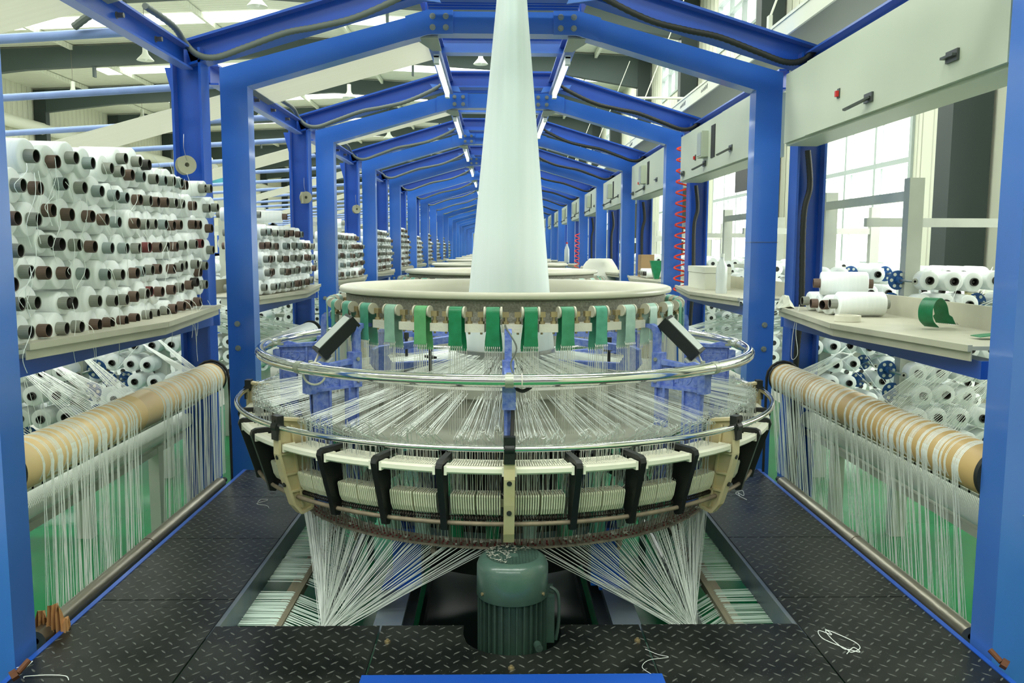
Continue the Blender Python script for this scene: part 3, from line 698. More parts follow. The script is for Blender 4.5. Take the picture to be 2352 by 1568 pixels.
# --- black signal boxes on the two near arms
for px, py, s in ((772, 772, -1), (1565, 775, 1)):
    c = at(px, py, Y=2.86); ax = Vector((-.60 * s, .30, .62)).normalized(); q_ = Vector((s * .95, -.75, .55)); q_ = (q_ - ax * q_.dot(ax)).normalized(); rr = ax.cross(q_)
    b = MB(); b.obox(c, ax * .083, q_ * .022, rr * .027); lb = b.build('signal_box', 'dusty_black', loom, LO, smooth=0)
    b = MB(); b.obox(c + q_ * .0225, ax * .072, rr * .022, q_ * .0012); b.build('cover_panel', 'grey_panel', lb, LO, smooth=0)
    b = MB(); p0 = c - ax * .083
    b.tube(spline([p0, p0 + Vector((.012 * s, -.02, -.03)), p0 + Vector((.028 * s, -.03, -.05)), p0 + Vector((.03 * s, -.01, -.06))]), .0035, 6); b.build('box_cable', 'cable_white', lb, LO)
    b = MB(); b.obox(c - ax * .07 - Vector((0, 0, .045)), ax * .04, q_ * .003, rr * .03); b.build('box_bracket', 'grey_panel', lb, LO, smooth=0)
b = MB(); c = at(722, 858, Y=2.72); b.tube([c + Vector((.036 * cos(2 * pi * k / 24), 0, .036 * sin(2 * pi * k / 24))) for k in range(24)], .0035, 6, closed=True); b.build('cable_loop', 'cable_white', loom, LO)
b = MB(); b.tube(spline([P(269, .632, -.222), P(269.3, .70, -.25), P(270.5, .78, -.27), P(271.8, .80, -.31), P(270.5, .81, -.36), P(271.8, .85, -.41)]), .003, 6); b.build('sensor_cable', 'hose_grey', loom, LO)
b = MB(); b.tube([Vector(P(272.2, .956, -.388)) + rad(272) * .022 * cos(k * pi / 8) + Vector((0, 0, .022 * sin(k * pi / 8))) for k in range(16)], .0018, 5, closed=True); b.build('cable_tie', 'cable_white', loom, LO)
b = MB(); b.tube(spline([P(270.8, .92, -.42), P(270.7, .93, -.50), P(270.5, .95, -.56)]), .006, 6); b.tube(spline([P(271, .93, -.412), P(272.5, .94, -.42), P(274, .94, -.408)]), .006, 6); b.build('black_cable', 'black_rubber', loom, LO)

# warp tapes from the eyelets in to the weaving ring, and up from the creel below: nobody could count them
b = MB()
for i, (a, r, z) in enumerate(top_eye):
    for q in range(2):
        sh = R_.choice((0, 0, .05, -.04)); b.strand([P(a + q * .18, r - .01 * q, z - .004 * q), P(a + R_.uniform(-7, 7), .205, -.428 + sh * .3)], R_.choice((.0004, .0005, .0006, .0009)))
o = b.build('warp_tapes', 'tape', None, LO); tag(o, 'white warp tapes fanning from the eyelets in to the loom centre', 'warp', kind='stuff')
b = MB()
for i, (a, r, z) in enumerate(top_eye):
    if i % 2: b.strand([P(a, r, z), P(a + R_.uniform(-3, 3), .85 + .03 * R_.random(), -.62), P(a, .80, -.938)], .0009)
o = b.build('heald_tapes', 'tape_green', None, LO); tag(o, 'white tapes rising from the perforated ring to the eyelets', 'warp', kind='stuff')
for s in (-1, 1):
    b = MB(); x = -.584 if s < 0 else .682
    for i in range(150):
        u = i / 149; a = (268 - 88 * u ** .9) if s < 0 else (272 + 88 * u ** .9)
        r = R_.choice((.79, .806, .822)); w_ = R_.choice((.0011, .0014, .0017))
        b.strand([P(a, r, -.94), (x + R_.uniform(-.012, .012), 2.70 + .12 * u + R_.uniform(-.03, .03), -1.30)], w_)
    for i in range(46):
        a = (205 - 30 * i / 45) if s < 0 else (335 + 30 * i / 45)
        b.strand([P(a, .822, -.94), (x + R_.uniform(-.02, .02) - .02 * s, 2.8 + .5 * i / 45, -1.30)], .0011)
    o = b.build('warp_fan', 'tape', None, LO); tag(o, 'fan of white tapes gathered below the loom on the %s side' % ('bobbin shelf' if s < 0 else 'cabinet'), 'warp', kind='stuff')

# cloth tube rising from the loom
b = MB(); rings = []
for i in range(25):
    z = -.42 + 3.1 * i / 24; rx = max(.012, .186 - (z + .42) * .0925); ry = (pi * .19 - 0) / 2; f = (z + .42) / 3.1; ry = .185 * (1 - f) + .29 * f
    rings.append([(LC[0] + .012 + .006 * f * 3 + rx * cos(2 * pi * k / 64) * (1 + .012 * sin(7 * 2 * pi * k / 64 + 1) * (1 - f)), LC[1] + ry * sin(2 * pi * k / 64) * (1 + .02 * sin(9 * 2 * pi * k / 64)), z) for k in range(64)])
b.quadstrip(rings, caps=False); o = b.build('cloth_tube', 'cloth', None, (LC[0], LC[1], -.42), smooth=80); tag(o, 'tall white woven cloth tube rising out of the nearest loom', 'cloth')

# ================================================================== motor in the notch of the front plate
MX, MY = .052, 2.415; MO = (MX, MY, -1.5)
t = thing('electric_motor', MO, 'dark green electric motor standing upright in the notch of the front plate', 'motor')
b = MB(); b.lathe([(.078, -.905), (.088, -.907), (.1, -.916), (.106, -.932), (.107, -1.02), (.105, -1.022), (.1, -1.018)], (MX, MY, 0), 64); fc = b.build('fan_cowl', 'motor_green', t, MO, smooth=50)
b = MB(); g = .0095
for i in range(-8, 9):
    u = i * g; h = math.sqrt(max(0, .080 ** 2 - u * u))
    if h > .01:
        b.box(MX + u - .0016, MX + u + .0016, MY - h, MY + h, -.909, -.906); b.box(MX - h, MX + h, MY + u - .0016, MY + u + .0016, -.909, -.906)
b.box(MX - .016, MX + .016, MY - .016, MY + .016, -.909, -.9055); b.build('fan_grill', 'motor_green', fc, MO, smooth=0)
b = MB(); b.lathe([(0, -.93), (.09, -.93)], (MX, MY, 0), 32); b.lathe([(.01, -.915), (.03, -.918), (.03, -.93)], (MX, MY, 0), 20); b.build('fan', 'grill_dark', fc, MO)
b = MB()
for i in range(130):
    a = R_.uniform(.6, 4.6); r = .075 * math.sqrt(R_.random()); c = Vector((MX + r * cos(a) - .006, MY + r * sin(a) + .012 * R_.random(), -.904)); s = .008
    b.strand([c, c + Vector((R_.uniform(-s, s), R_.uniform(-s, s), .002)), c + Vector((R_.uniform(-s, s), R_.uniform(-s, s), .001))], .0006)
o = b.build('lint', 'lint', fc, MO); tag(o, 'grey lint lying on the fan grill', None, kind='stuff')
b = MB()
for a in (215, 325, 90): bolt(b, (MX + .106 * cos(math.radians(a)), MY + .106 * sin(math.radians(a)), -1.0), (cos(math.radians(a)), sin(math.radians(a)), 0), .005, .005)
b.build('cowl_screws', 'brass_bolt', fc, MO)
b = MB(); b.lathe([(0, -1.01), (.091, -1.01), (.091, -1.43), (.10, -1.44), (.10, -1.5), (0, -1.5)], (MX, MY, 0), 64)
for i in range(30):
    a = 2 * pi * i / 30; e, q = Vector((cos(a), sin(a), 0)), Vector((-sin(a), cos(a), 0)); b.obox((MX + .096 * e.x, MY + .096 * e.y, -1.22), e * .008, q * .0014, (0, 0, .20))
b.build('finned_body', 'motor_body', t, MO)
b = MB(); b.box(MX + .095, MX + .125, MY - .02, MY + .06, -1.17, -1.02); b.tube(spline([(MX + .112, MY - .01, -1.0), (MX + .135, MY - .02, -1.02), (MX + .138, MY - .02, -1.1), (MX + .13, MY - .02, -1.16)]), .005, 6); b.build('terminal_box', 'motor_body', t, MO)
b = MB(); b.cyl((MX + .07, MY - .09, -1.14), (MX + .075, MY - .118, -1.14), .011, 16); b.cyl((MX + .076, MY - .117, -1.14), (MX + .0765, MY - .1195, -1.14), .005, 10); b.build('cable_gland', 'motor_body', t, MO)

# ================================================================== chequer plate walkway
ZP = -1.15
def plate(x0, x1, y0, y1, label, holes=(), notch=False):
    O = ((x0 + x1) / 2, (y0 + y1) / 2, ZP)
    t = thing('floor_plate', O, label, 'floor plate', 'black chequer plates of the walkway')
    g = .0025; b = MB()
    if notch:
        n = 28; rr = .147; cy = MY - .005; pl = [(x0 + g, y0 + g), (x1 - g, y0 + g), (x1 - g, y1 - .03), (x1 - .02, y1 - g), (MX + rr, y1 - g)]
        pl += [(MX + rr * cos(-k * pi / n), cy + .9 * rr * sin(-k * pi / n)) for k in range(n + 1)] + [(MX - rr, y1 - g), (x0 + .02, y1 - g), (x0 + g, y1 - .03)]
        # split into convex strips so the notch stays open
        b.box(x0 + g, MX - rr, y0 + g, y1 - g, ZP - .006, ZP); b.box(MX + rr, x1 - g, y0 + g, y1 - g, ZP - .006, ZP)
        for k in range(n):
            xa, xb = MX - rr + 2 * rr * k / n, MX - rr + 2 * rr * (k + 1) / n
            f = lambda x: cy - .9 * math.sqrt(max(0, rr * rr - (x - MX) ** 2))
            b.quadstrip([[(xa, y0 + g, z), (xb, y0 + g, z), (xb, f(xb), z), (xa, f(xa), z)] for z in (ZP - .006, ZP)])
    else: b.box(x0 + g, x1 - g, y0 + g, y1 - g, ZP - .006, ZP)
    b.build('sheet', 'diamond_plate', t, O, smooth=0)
    b = MB()
    b.box(x0 + g, x1 - g, y0 + .01, y0 + .03, ZP - .045, ZP - .0065)
    if not notch: b.box(x0 + g, x1 - g, y1 - .03, y1 - .01, ZP - .045, ZP - .0065)
    b.build('underframe', 'stringer', t, O, smooth=0)
    if holes:
        b = MB()
        for hx, hy in holes: b.lathe([(0, .0006), (.0135, .0006), (.0135, -.001)], (hx, hy, ZP), 20)
        b.build('finger_holes', 'grill_dark', t, O)
    return t
for s, xo, xi, nm in ((-1, -1.30, -.855, 'bobbin'), (1, 1.385, .935, 'cabinet')):
    a, c = min(xo, xi), max(xo, xi); xm = (xo + xi) / 2; Y = [1.85, 2.67, 3.255, 3.82, 4.30]; wh = ['nearest of the row', 'second of the row', 'third of the row', 'farthest, beside the tall bracket']
    for i in range(4):
        hs = [(xm - .02 * s, Y[i + 1] - .05)] if i < 3 else []
        if i: hs.append((xm - .03 * s, Y[i] + .06))
        plate(a, c, Y[i], Y[i + 1], 'black chequer plate on the %s side, %s' % (nm, wh[i]), hs)
    t = thing('stringer', (xi, 1.9, -1.2), 'blue steel edge beam under the inner plate edge on the %s side' % nm, 'beam')
    b = MB(); b.box(xi - .012, xi + .012, 2.4, 4.3, -1.235, ZP - .004); b.build('web', 'stringer', t, (xi, 1.9, -1.2), smooth=0)
    b = MB(); b.box(xo - .008, xo + .008, 1.85, 4.3, -1.22, ZP + .003); o = b.build('edge_strip', 'blue_paint', None, (xo, 1.9, -1.2), smooth=0); tag(o, 'thin blue edge strip between plates and guide roller on the %s side' % nm, 'strip')
plate(-.855, -.350, 1.85, 2.475, 'black chequer plate of the front row on the bobbin side of the motor')
plate(.447, .935, 1.85, 2.475, 'black chequer plate of the front row on the cabinet side of the motor')
plate(-.348, .445, 2.170, 2.475, 'black chequer plate with round notch around the green motor', notch=True)
t = thing('front_beam', (.05, 2.12, -1.2), 'blue beam across the front below the notched plate', 'beam')
b = MB(); b.box(-.36, .455, 2.09, 2.168, -1.24, -1.148); b.build('beam', 'blue_paint', t, (.05, 2.12, -1.2), smooth=0)
b = MB()
for x, y in ((-.315, 2.36), (.42, 2.36), (.045, 2.20)): b.cyl((x, y, ZP), (x, y, ZP + .006), .009, 6); b.cyl((x, y, ZP + .006), (x, y, ZP + .011), .004, 8)
b.build('plate_bolts', 'brass_bolt', t, (.05, 2.12, -1.2))
# pit: bar, guide shafts, flat tapes crossing under the plates
for s, xb, xs, nm in ((-1, -.727, -.60, 'bobbin'), (1, .80, .715, 'cabinet')):
    t = thing('guide_bar', (xb, 3, -1.27), 'dusty grey guide bar lying in the pit on the %s side' % nm, 'bar')
    b = MB(); b.box(xb - .026, xb + .026, 2.45, 3.9, -1.262, -1.235); b.build('bar', 'wood_grey', t, (xb, 3, -1.27), smooth=0)
    b = MB(); b.box(xb - .02, xb + .02, 2.46, 2.52, -1.5, -1.262); b.build('support', 'stringer', t, (xb, 3, -1.27), smooth=0); b = MB(); b.box(xb - .02, xb + .02, 3.8, 3.86, -1.5, -1.262); b.build('support', 'stringer', t, (xb, 3, -1.27), smooth=0)
    t = thing('guide_shaft', (xs, 3, -1.31), 'polished steel guide shaft in the pit on the %s side' % nm, 'shaft')
    b = MB(); b.cyl((xs, 2.45, -1.31), (xs, 4.0, -1.31), .024, 24); b.build('shaft', 'steel', t, (xs, 3, -1.31), smooth=60)
    b = MB(); b.box(xs - .015, xs + .015, 2.50, 2.53, -1.5, -1.33); b.build('bearing_foot', 'stringer', t, (xs, 3, -1.31), smooth=0); b = MB(); b.box(xs - .015, xs + .015, 3.93, 3.96, -1.5, -1.33); b.build('bearing_foot', 'stringer', t, (xs, 3, -1.31), smooth=0)
    b = MB(); xo = -1.31 if s < 0 else 1.39
    y = 2.47
    while y < 3.95:
        if not (2.93 < y < 3.02) and R_.random() < .93:
            z = -1.226 + R_.uniform(-.004, .006); b.bar((xo, y + R_.uniform(-.006, .006), z + .03), (xs, y, -1.287 + R_.uniform(0, .006)), .0032, .0008) if False else b.strand([(xo, y + R_.uniform(-.01, .01), z), (xb, y, -1.233), (xs, y + R_.uniform(-.01, .01), -1.288)], R_.choice((.0014, .0018, .0022)))
        y += R_.choice((.0055, .008, .012))
    o = b.build('pit_tapes', 'tape_green', None, LO); tag(o, 'flat white tapes crossing the pit under the plates on the %s side' % nm, 'warp', kind='stuff')

# ================================================================== kraft-covered rollers, guide rollers and hanging tapes
for s, xr, nm, km in ((-1, -1.435, 'bobbin', 'kraft'), (1, 1.475, 'cabinet', 'kraft_dark')):
    zr = -.655; rr = .076; y0, y1 = 2.40 if s < 0 else 2.36, 4.22
    t = thing('kraft_roller', (xr, y0, zr), 'long tan paper-covered roller with white tape bands below the shelf on the %s side' % nm, 'roller')
    b = MB(); b.lathe([(.03, y0), (rr - .004, y0), (rr, y0 + .004), (rr, 3.262), (rr + .0012, 3.264), (rr + .0012, 3.275), (rr, 3.277), (rr, y1 - .004), (rr - .004, y1), (.03, y1)], (xr, 0, zr), 48, axis='y'); b.build('drum', km, t, (xr, y0, zr), smooth=50)
    b = MB(); b.lathe([(.025, y0 - .006), (rr + .003, y0 - .006), (rr + .003, y0 + .012), (rr, y0 + .012)], (xr, 0, zr), 48, axis='y'); b.build('end_ring', 'dark_machine', t, (xr, y0, zr)); b = MB(); b.lathe([(.025, y1 + .012), (rr + .003, y1 + .012), (rr + .003, y1 - .008)], (xr, 0, zr), 48, axis='y'); b.build('end_ring', 'dark_machine', t, (xr, y0, zr))
    b = MB(); b.cyl((xr, y0 - .03, zr), (xr, y1 + .1, zr), .024, 16); b.build('axle', 'dark_machine', t, (xr, y0, zr))
    b = MB(); b.tube([(xr + .084 * cos(k * pi / 8), y1 + .022, zr + .084 * sin(k * pi / 8)) for k in range(9)] + [(xr - .084, y1 + .022, -.9), (xr - .084, y1 + .022, -1.35), (xr + .084, y1 + .022, -1.35), (xr + .084, y1 + .022, -.9)], .007, 8, closed=True); b.build('drive_belt', 'black_rubber', t, (xr, y0, zr))
    # bands of tape around the drum and hanging off it to the low guide roller
    xg, zg, rg = (-1.352 if s < 0 else 1.432), -1.155, .030
    b = MB(); h = MB()
    ys = []; y = y0 + .10
    gaps = ((3.20, 3.42),) if s < 0 else ((3.30, 3.36),)
    while y < y1 - .05:
        if not any(g0 < y < g1 for g0, g1 in gaps):
            n = R_.randint(2, 6)
            for q in range(n):
                yy = y + q * .0065
                if yy < y1 - .03 and not any(g0 < yy < g1 for g0, g1 in gaps): ys.append(yy)
            y += n * .0065 + R_.choice((.008, .014, .022, .032))
        else: y += .02
    for yy in ys:
        wv = R_.choice((.0010, .0014, .0018)); r1 = rr + .0012
        arc = [(xr - s * r1 * cos(k), yy, zr + r1 * sin(k)) for k in [pi * .80 - pi * 1.0 * j / 12 for j in range(13)]]
        rings = [[(x_ + (x_ - xr) * .0, yy - wv, z_), (x_, yy + wv, z_), (x_ - (x_ - xr) * .012, yy + wv, z_ - (z_ - zr) * .012), (x_ - (x_ - xr) * .012, yy - wv, z_ - (z_ - zr) * .012)] for x_, _, z_ in arc]
        b.quadstrip(rings)
        xe = xr - s * (rr + .0012); ye = yy + R_.uniform(-.03, .03) * .6
        for q in range(2): h.strand([(xr - s * (rr + .0008) * cos(.35), yy + .0028 * q, zr + rr * sin(.35)), (xe, yy + .0028 * q, zr), (xr - s * (rr * .985), yy + .0028 * q, zr - rr * .3), (xg + s * (.012 + .006 * q), ye + R_.uniform(-.014, .014), zg + rg * .7)], R_.choice((.0006, .0008, .0011)))
    o = b.build('tape_bands', 'tape', t, (xr, y0, zr)); tag(o, 'white tape bands wound over the tan drum', None, kind='stuff')
    o = h.build('hanging_tapes', 'tape', None, (xr, y0, zr)); tag(o, 'curtain of white tapes hanging from the tan roller on the %s side' % nm, 'warp', kind='stuff')
    t = thing('guide_roller', (xg, 2.2, zg), 'slim worn steel guide roller along the plate edge on the %s side' % nm, 'roller')
    b = MB(); b.lathe([(.01, 2.39), (rg, 2.39), (rg, 3.19), (rg + .002, 3.19), (rg + .002, 3.25), (rg, 3.25), (rg, 4.06), (.01, 4.06)], (xg, 0, zg), 32, axis='y'); b.build('tube', 'galvanised', t, (xg, 2.2, zg), smooth=50)
    b = MB(); b.cyl((xg, 4.05, zg), (xg, 4.13, zg), .014, 12); b.build('journal', 'dark_machine', t, (xg, 2.2, zg))
    # second roller behind, wrapped in yarn, with slotted lay rail and slanting tapes
    x2, z2 = xr + s * .20, -.90
    t = thing('lay_roller', (x2, 2.2, z2), 'yarn-wrapped roller behind the hanging tapes on the %s side' % nm, 'roller')
    b = MB(); prof = [(.01, 2.05)]; y = 2.06
    while y < 4.4: prof += [(.043, y), (.046, y + .004), (.043, y + .008)]; y += .0125
    b.lathe(prof + [(.01, 4.42)], (x2, 0, z2), 24, axis='y'); b.build('yarn_wrap', 'tape', t, (x2, 2.2, z2), smooth=0)
    b = MB(); b.box(x2 - .02, x2 + .02, 2.0, 4.5, z2 - .085, z2 - .055)
    for y in (2.3, 4.0): b.box(x2 - .025, x2 + .025, y - .03, y + .03, -1.5, z2 - .05)
    b.build('roller_stand', 'creel_grey', t, (x2, 2.2, z2), smooth=0)
    b = MB(); xl, zl = xr + s * .13, -.77; y = 2.05
    b.box(xl - .004, xl + .004, 2.0, 4.45, zl - .045, zl - .036); b.box(xl - .004, xl + .004, 2.0, 4.45, zl + .036, zl + .045)
    while y < 4.42: b.box(xl - .004, xl + .004, y, y + .012, zl - .045, zl + .045); y += .062
    o = b.build('slotted_rail', 'frame_white', t, (x2, 2.2, z2), smooth=0)
    b = MB()
    for i in range(120):
        y = 2.06 + 2.0 * i / 120; b.strand([(x2 - s * .045, y, z2 + .01), (xl - s * .006, y + .06, zl), (xr - s * .01, y + .13 + R_.uniform(-.02, .02), zr - rr)], .0011)
    o = b.build('slanting_tapes', 'tape', None, (x2, 2.2, z2)); tag(o, 'slanting white tapes between the slotted rail and the tan roller on the %s side' % nm, 'warp', kind='stuff')
    # flat bundles of tape from the creel boards down to the roller
    b = MB(); top = zr + rr
    for (q0x, q0y, q1x, q1y, n, w0, w1) in (((44, 843, 199, 936, 14, .05, .16), (60, 832, 225, 925, 10, .04, .10), (85, 815, 262, 908, 16, .06, .14), (172, 797, 292, 898, 16, .05, .10), (300, 772, 430, 846, 16, .06, .08), (335, 754, 444, 838, 10, .05, .06), (120, 826, 240, 918, 8, .10, .05)) if s < 0 else
                                            ((2176, 806, 2036, 904, 16, .05, .12), (2215, 818, 2064, 915, 16, .06, .12), (2262, 828, 2090, 924, 14, .06, .10), (2268, 872, 2140, 950, 16, .08, .16), (1936, 803, 1852, 846, 14, .06, .10), (1960, 812, 1866, 854, 12, .05, .08), (2262, 900, 2180, 965, 8, .05, .08))):
        p0, p1 = at(q0x, q0y, X=s * 2.05), at(q1x, q1y, X=xr)
        for q in range(n):
            u = q / n - .5; b.strand([(p0.x, p0.y + 1.8 * w0 * u, p0.z - w0 * u * .9 + R_.uniform(-.004, .004)), (xr, p1.y + 1.5 * w1 * u, top + .002)], R_.choice((.0008, .0010, .0013)))
    o = b.build('creel_tapes', 'tape', None, (xr, y0, zr)); tag(o, 'bundles of white tapes running from the creel to the roller on the %s side' % nm, 'warp', kind='stuff')
t = tag(thing('paper_bag', (0, 0, 0), None, None), 'crumpled brown paper stuffed behind the guide roller by the near post', 'paper'); c = at(122, 1450, Z=-1.15) ; t.location = (c.x, c.y, c.z + H)
b = MB()
for k in range(4):
    a = k * 1.5 + .3; u, v = Vector((cos(a), sin(a), 0)), Vector((-sin(a), cos(a), 0)); base = c + Vector((.02 * (k - 1.5), .012 * (k % 2), 0)); n_ = 8; hgt = (.07, .045, .085, .05)[k]
    rows = []
    for j in range(4): rows.append([base + u * (.055 * (q / (n_ - 1) - .5) * (1 - .12 * j)) + v * ((.012 if q % 2 else -.012) * (1 - .15 * j) + R_.uniform(-.004, .004)) + Vector((0, 0, -.03 + hgt * j / 2.2 * (1 if q % 3 else .78) + R_.uniform(-.003, .003))) for q in range(n_)])
    b.quadstrip([[tuple(p) for p in r] + [tuple(p + v * .0015) for p in r[::-1]] for r in rows])
b.build('crumpled_sheet', 'paper_brown', t, c, smooth=0)
for px, py, nm in ((40, 1545, 'bobbin'), (2300, 1520, 'cabinet')):
    c = at(px, py, Z=-1.12); b = MB(); s = -1 if px < 1000 else 1
    b.cyl(c, c + Vector((.05 * s * -.3, .03, .02)), .008, 10); b.cyl(c + Vector((.012 * s, -.01, -.006)), c, .014, 6); o = b.build('anchor_bolt', 'rust_bolt', None, c); tag(o, 'rusty anchor bolt at the foot of the near post on the %s side' % nm, 'bolt')
def scrap(P_, z, name, label, r=.0012):
    pts = [at(x, y, Z=z) + Vector((0, 0, .003 + .004 * R_.random())) for x, y in P_]; b = MB(); b.tube(spline(pts, 8), r, 5); o = b.build(name, 'tape', None, pts[0]); tag(o, label, 'yarn scrap')
scrap([(1945, 1505), (1960, 1490), (1975, 1500), (1950, 1495), (1935, 1490), (1905, 1465), (1900, 1450), (1960, 1475), (1975, 1492), (1955, 1500), (1940, 1490), (1890, 1470), (1880, 1452), (1910, 1460), (1895, 1448)], ZP, 'yarn_scrap', 'tangle of white tape lying on the nearest cabinet-side plate')
scrap([(55, 1560), (60, 1556), (110, 1553), (150, 1555), (158, 1566)], ZP, 'yarn_scrap', 'white tape scrap at the near corner of the bobbin-side plates')
scrap([(38, 1538), (60, 1530), (75, 1522), (62, 1534)], ZP, 'yarn_scrap', 'short white thread by the foot of the bobbin-side near post')
scrap([(1482, 1494), (1510, 1505), (1535, 1512), (1490, 1520), (1475, 1535), (1495, 1552)], ZP, 'yarn_scrap', 'thin white thread across the seam beside the notched plate', .0007)
scrap([(1715, 1150), (1690, 1135), (1705, 1128), (1708, 1140), (1695, 1133), (1700, 1142)], ZP, 'yarn_scrap', 'small white thread tangle on the plate below the cabinet-side tan bracket')
scrap([(592, 1155), (600, 1148), (615, 1150), (590, 1158), (612, 1162), (618, 1168)], ZP, 'yarn_scrap', 'curled white thread on the plate below the bobbin-side tan bracket', .0009)

# ================================================================== shelves between the portals
def shelf(k, s):
    y0, y1 = (2.46 + L * k, 4.17 + L * k); x = -1.37 if s < 0 else 1.42; zs = -.285; ym = (3.19 + L * k)
    nm = 'bobbin' if s < 0 else 'cabinet'
    O = (x, y0, zs); t = thing('tray_shelf', O, '%s grey tray shelf with a bent front lip on the %s side' % ('nearest' if k == 0 else nth(k), nm), 'shelf', 'tray shelves between the portals')
    pts = [(x, y0), (x - s * .12 * 1, ym), (x - s * .0, y1)]
    b = MB()
    for (xa, ya), (xb, yb) in zip(pts, pts[1:]):
        b.quadstrip([[(xa, ya, zs - .012), (xa, ya, zs), (xa + s * .45, ya, zs), (xa + s * .45, ya, zs - .012)], [(xb, yb, zs - .012), (xb, yb, zs), (xb + s * .45, yb, zs), (xb + s * .45, yb, zs - .012)]][::s])
        d = Vector((xb - xa, yb - ya, 0)).normalized(); n_ = Vector((d.y, -d.x, 0)); n_ = n_ if n_.x * -s > 0 else -n_
        for z0, z1, o_ in ((zs - .045, zs - .015, .004), (zs - .016, zs + .004, .016)):
            c = (Vector((xa, ya, (z0 + z1) / 2)) + Vector((xb, yb, (z0 + z1) / 2))) / 2; b.obox(c + n_ * (o_ / 2), Vector((xb - xa, yb - ya, 0)) / 2, n_ * o_ / 2, (0, 0, (z1 - z0) / 2))
    b.build('tray', 'shelf_grey', t, O, smooth=0)
    b = MB(); xb_ = x + s * .34; b.box(min(xb_, xb_ + s * .012), max(xb_, xb_ + s * .012), y0, y1, zs, zs + .085); b.build('back_board', 'shelf_grey', t, O, smooth=0)
    b = MB(); xc = x + s * .06; b.box(xc - .03, xc + .03, y0, y1 + .02, zs - .10, zs - .045); b.build('support_beam', 'blue_paint', t, O, smooth=0)
    return t
for k in range(9):
    shelf(k, -1); shelf(k, 1)

# ================================================================== yarn bobbins stacked on the shelves, tube ends to the aisle
def bobbin_mesh(r, col):
    """axis along x, tube mouth at the origin facing +x"""
    b = MB(); b.lathe([(.0195, -.030), (r - .004, -.0305), (r, -.035), (r + .0006, -.12), (r, -.222), (r - .004, -.226), (.0195, -.227)], (0, 0, 0), 28, axis='x')
    y = b.build('yarn_bobbin', 'yarn', smooth=50)
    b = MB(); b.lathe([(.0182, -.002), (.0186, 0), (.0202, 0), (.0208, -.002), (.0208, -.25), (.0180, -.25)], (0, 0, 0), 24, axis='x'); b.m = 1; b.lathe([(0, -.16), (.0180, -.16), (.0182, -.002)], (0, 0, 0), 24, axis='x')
    c = b.build('core_tube', [col, 'tube_shade'], y, smooth=50)
    return y
CN = dict(g='core_grey', b='core_brown', k='core_black', s='core_slate', r='core_red')
CW = dict(g='grey', b='brown', k='black', s='blue-grey', r='red')
PROTO = {}
def proto(r, c):
    r = min((.037, .040, .044, .048, .052), key=lambda v: abs(v - r))
    if (r, c) not in PROTO: PROTO[(r, c)] = [bobbin_mesh(r, CN[c]), False]
    return PROTO[(r, c)]
def put_bobbin(p, r, c, label, group, rot=(0, 0, 0), name=None):
    e = proto(r, c)
    o = e[0] if not e[1] else dup(e[0]); e[1] = True
    o.location = (p[0], p[1], p[2] + H); o.rotation_euler = rot; tag(o, label, 'bobbin', group)
    if name: o.name = name
    return o
T1 = '380,265,g 600,322,b 795,283,g 970,338,s 1165,392,g 1275,425,g 1380,460,b 1500,480,s 1635,503,g 1725,518,s 1812,525,g 1893,542,s 1945,565,b 1310,290,g 1460,322,g 1555,355,k'
T2 = '247,568,g 425,598,b 685,552,s 885,592,g 1062,630,s 1225,672,s 1325,698,s 1465,718,b 1570,728,g 1650,740,b 1745,745,b 1835,752,g 1910,760,g 2035,780,b 2137,602,g 2195,602,g'
T3 = '188,910,b 405,922,g 560,828,b 750,872,b 965,890,b 1115,922,b 1245,950,s 1440,962,b 1540,972,g 1622,970,g 1730,975,s 1815,985,b 1885,978,b 2035,975,b 2085,978,b 2180,805,g 2265,798,g'
T4 = '220,1248,g 530,1150,g 650,1180,k 832,1188,g 990,1205,b 1170,1220,s 1325,1222,s 1455,1222,g 1560,1212,r 1670,1212,b 1750,1205,g 1845,1205,b 1930,1190,g 2045,1180,g 2105,1172,r 2205,1015,b 2220,1240,g'
T5 = '155,1595,b 330,1467,g 508,1477,b 710,1479,b 908,1487,s 1140,1495,s 1280,1495,g 1432,1479,b 1497,1462,s 1590,1447,g 1668,1437,b 1815,1435,b 1895,1419,g 1940,1397,g 2060,1387,g 2150,1402,g 2090,1469,b'
T6 = '235,1802,g 395,1787,g 725,1792,g 785,1789,k 1040,1769,g 1215,1767,g 1325,1755,g 1430,1722,b 1540,1692,g 1578,1669,r 1692,1672,b 1815,1652,b 1900,1627,g 2000,1602,b 2055,1572,k 2150,1597,g'
T7 = '328,2092,g 510,2075,b 700,2054,g 855,2035,g 1040,2017,b 1170,1997,b 1318,1977,b 1435,1952,b 1570,1917,g 1650,1902,g 1750,1872,g 1832,1849,b 1920,1822,b 1990,1802,b 2085,1777,b'
spots = []
for row, T in enumerate((T1, T2, T3, T4, T5, T6, T7)):
    for w_ in T.split():
        a, c, k = w_.split(','); p = at(float(a) / 4.523, 300 + float(c) / 4.523, X=-1.375 + R_.uniform(-.012, .012)); spots.append([p, k, row])
rowname = ['top row', 'second row from top', 'third row from top', 'fourth row from top', 'third row from bottom', 'second row from bottom', 'bottom row']
for row in range(7):
    L_ = sorted([q for q in spots if q[2] == row], key=lambda q: q[0].y)
    for i, (p, k, _) in enumerate(L_):
        dmin = min(math.hypot(p.y - q[0].y, p.z - q[0].z) for q in spots if q[0] is not p)
        r = max(.038, min(.052, dmin * .70))
        put_bobbin(p, r, k, 'white yarn bobbin, %s core, nearest stack, %s, %s from near post' % (CW[k], rowname[row], nth(i)), 'bobbins in the nearest stack', (0, R_.uniform(-.02, .02), R_.uniform(-.05, .05)))
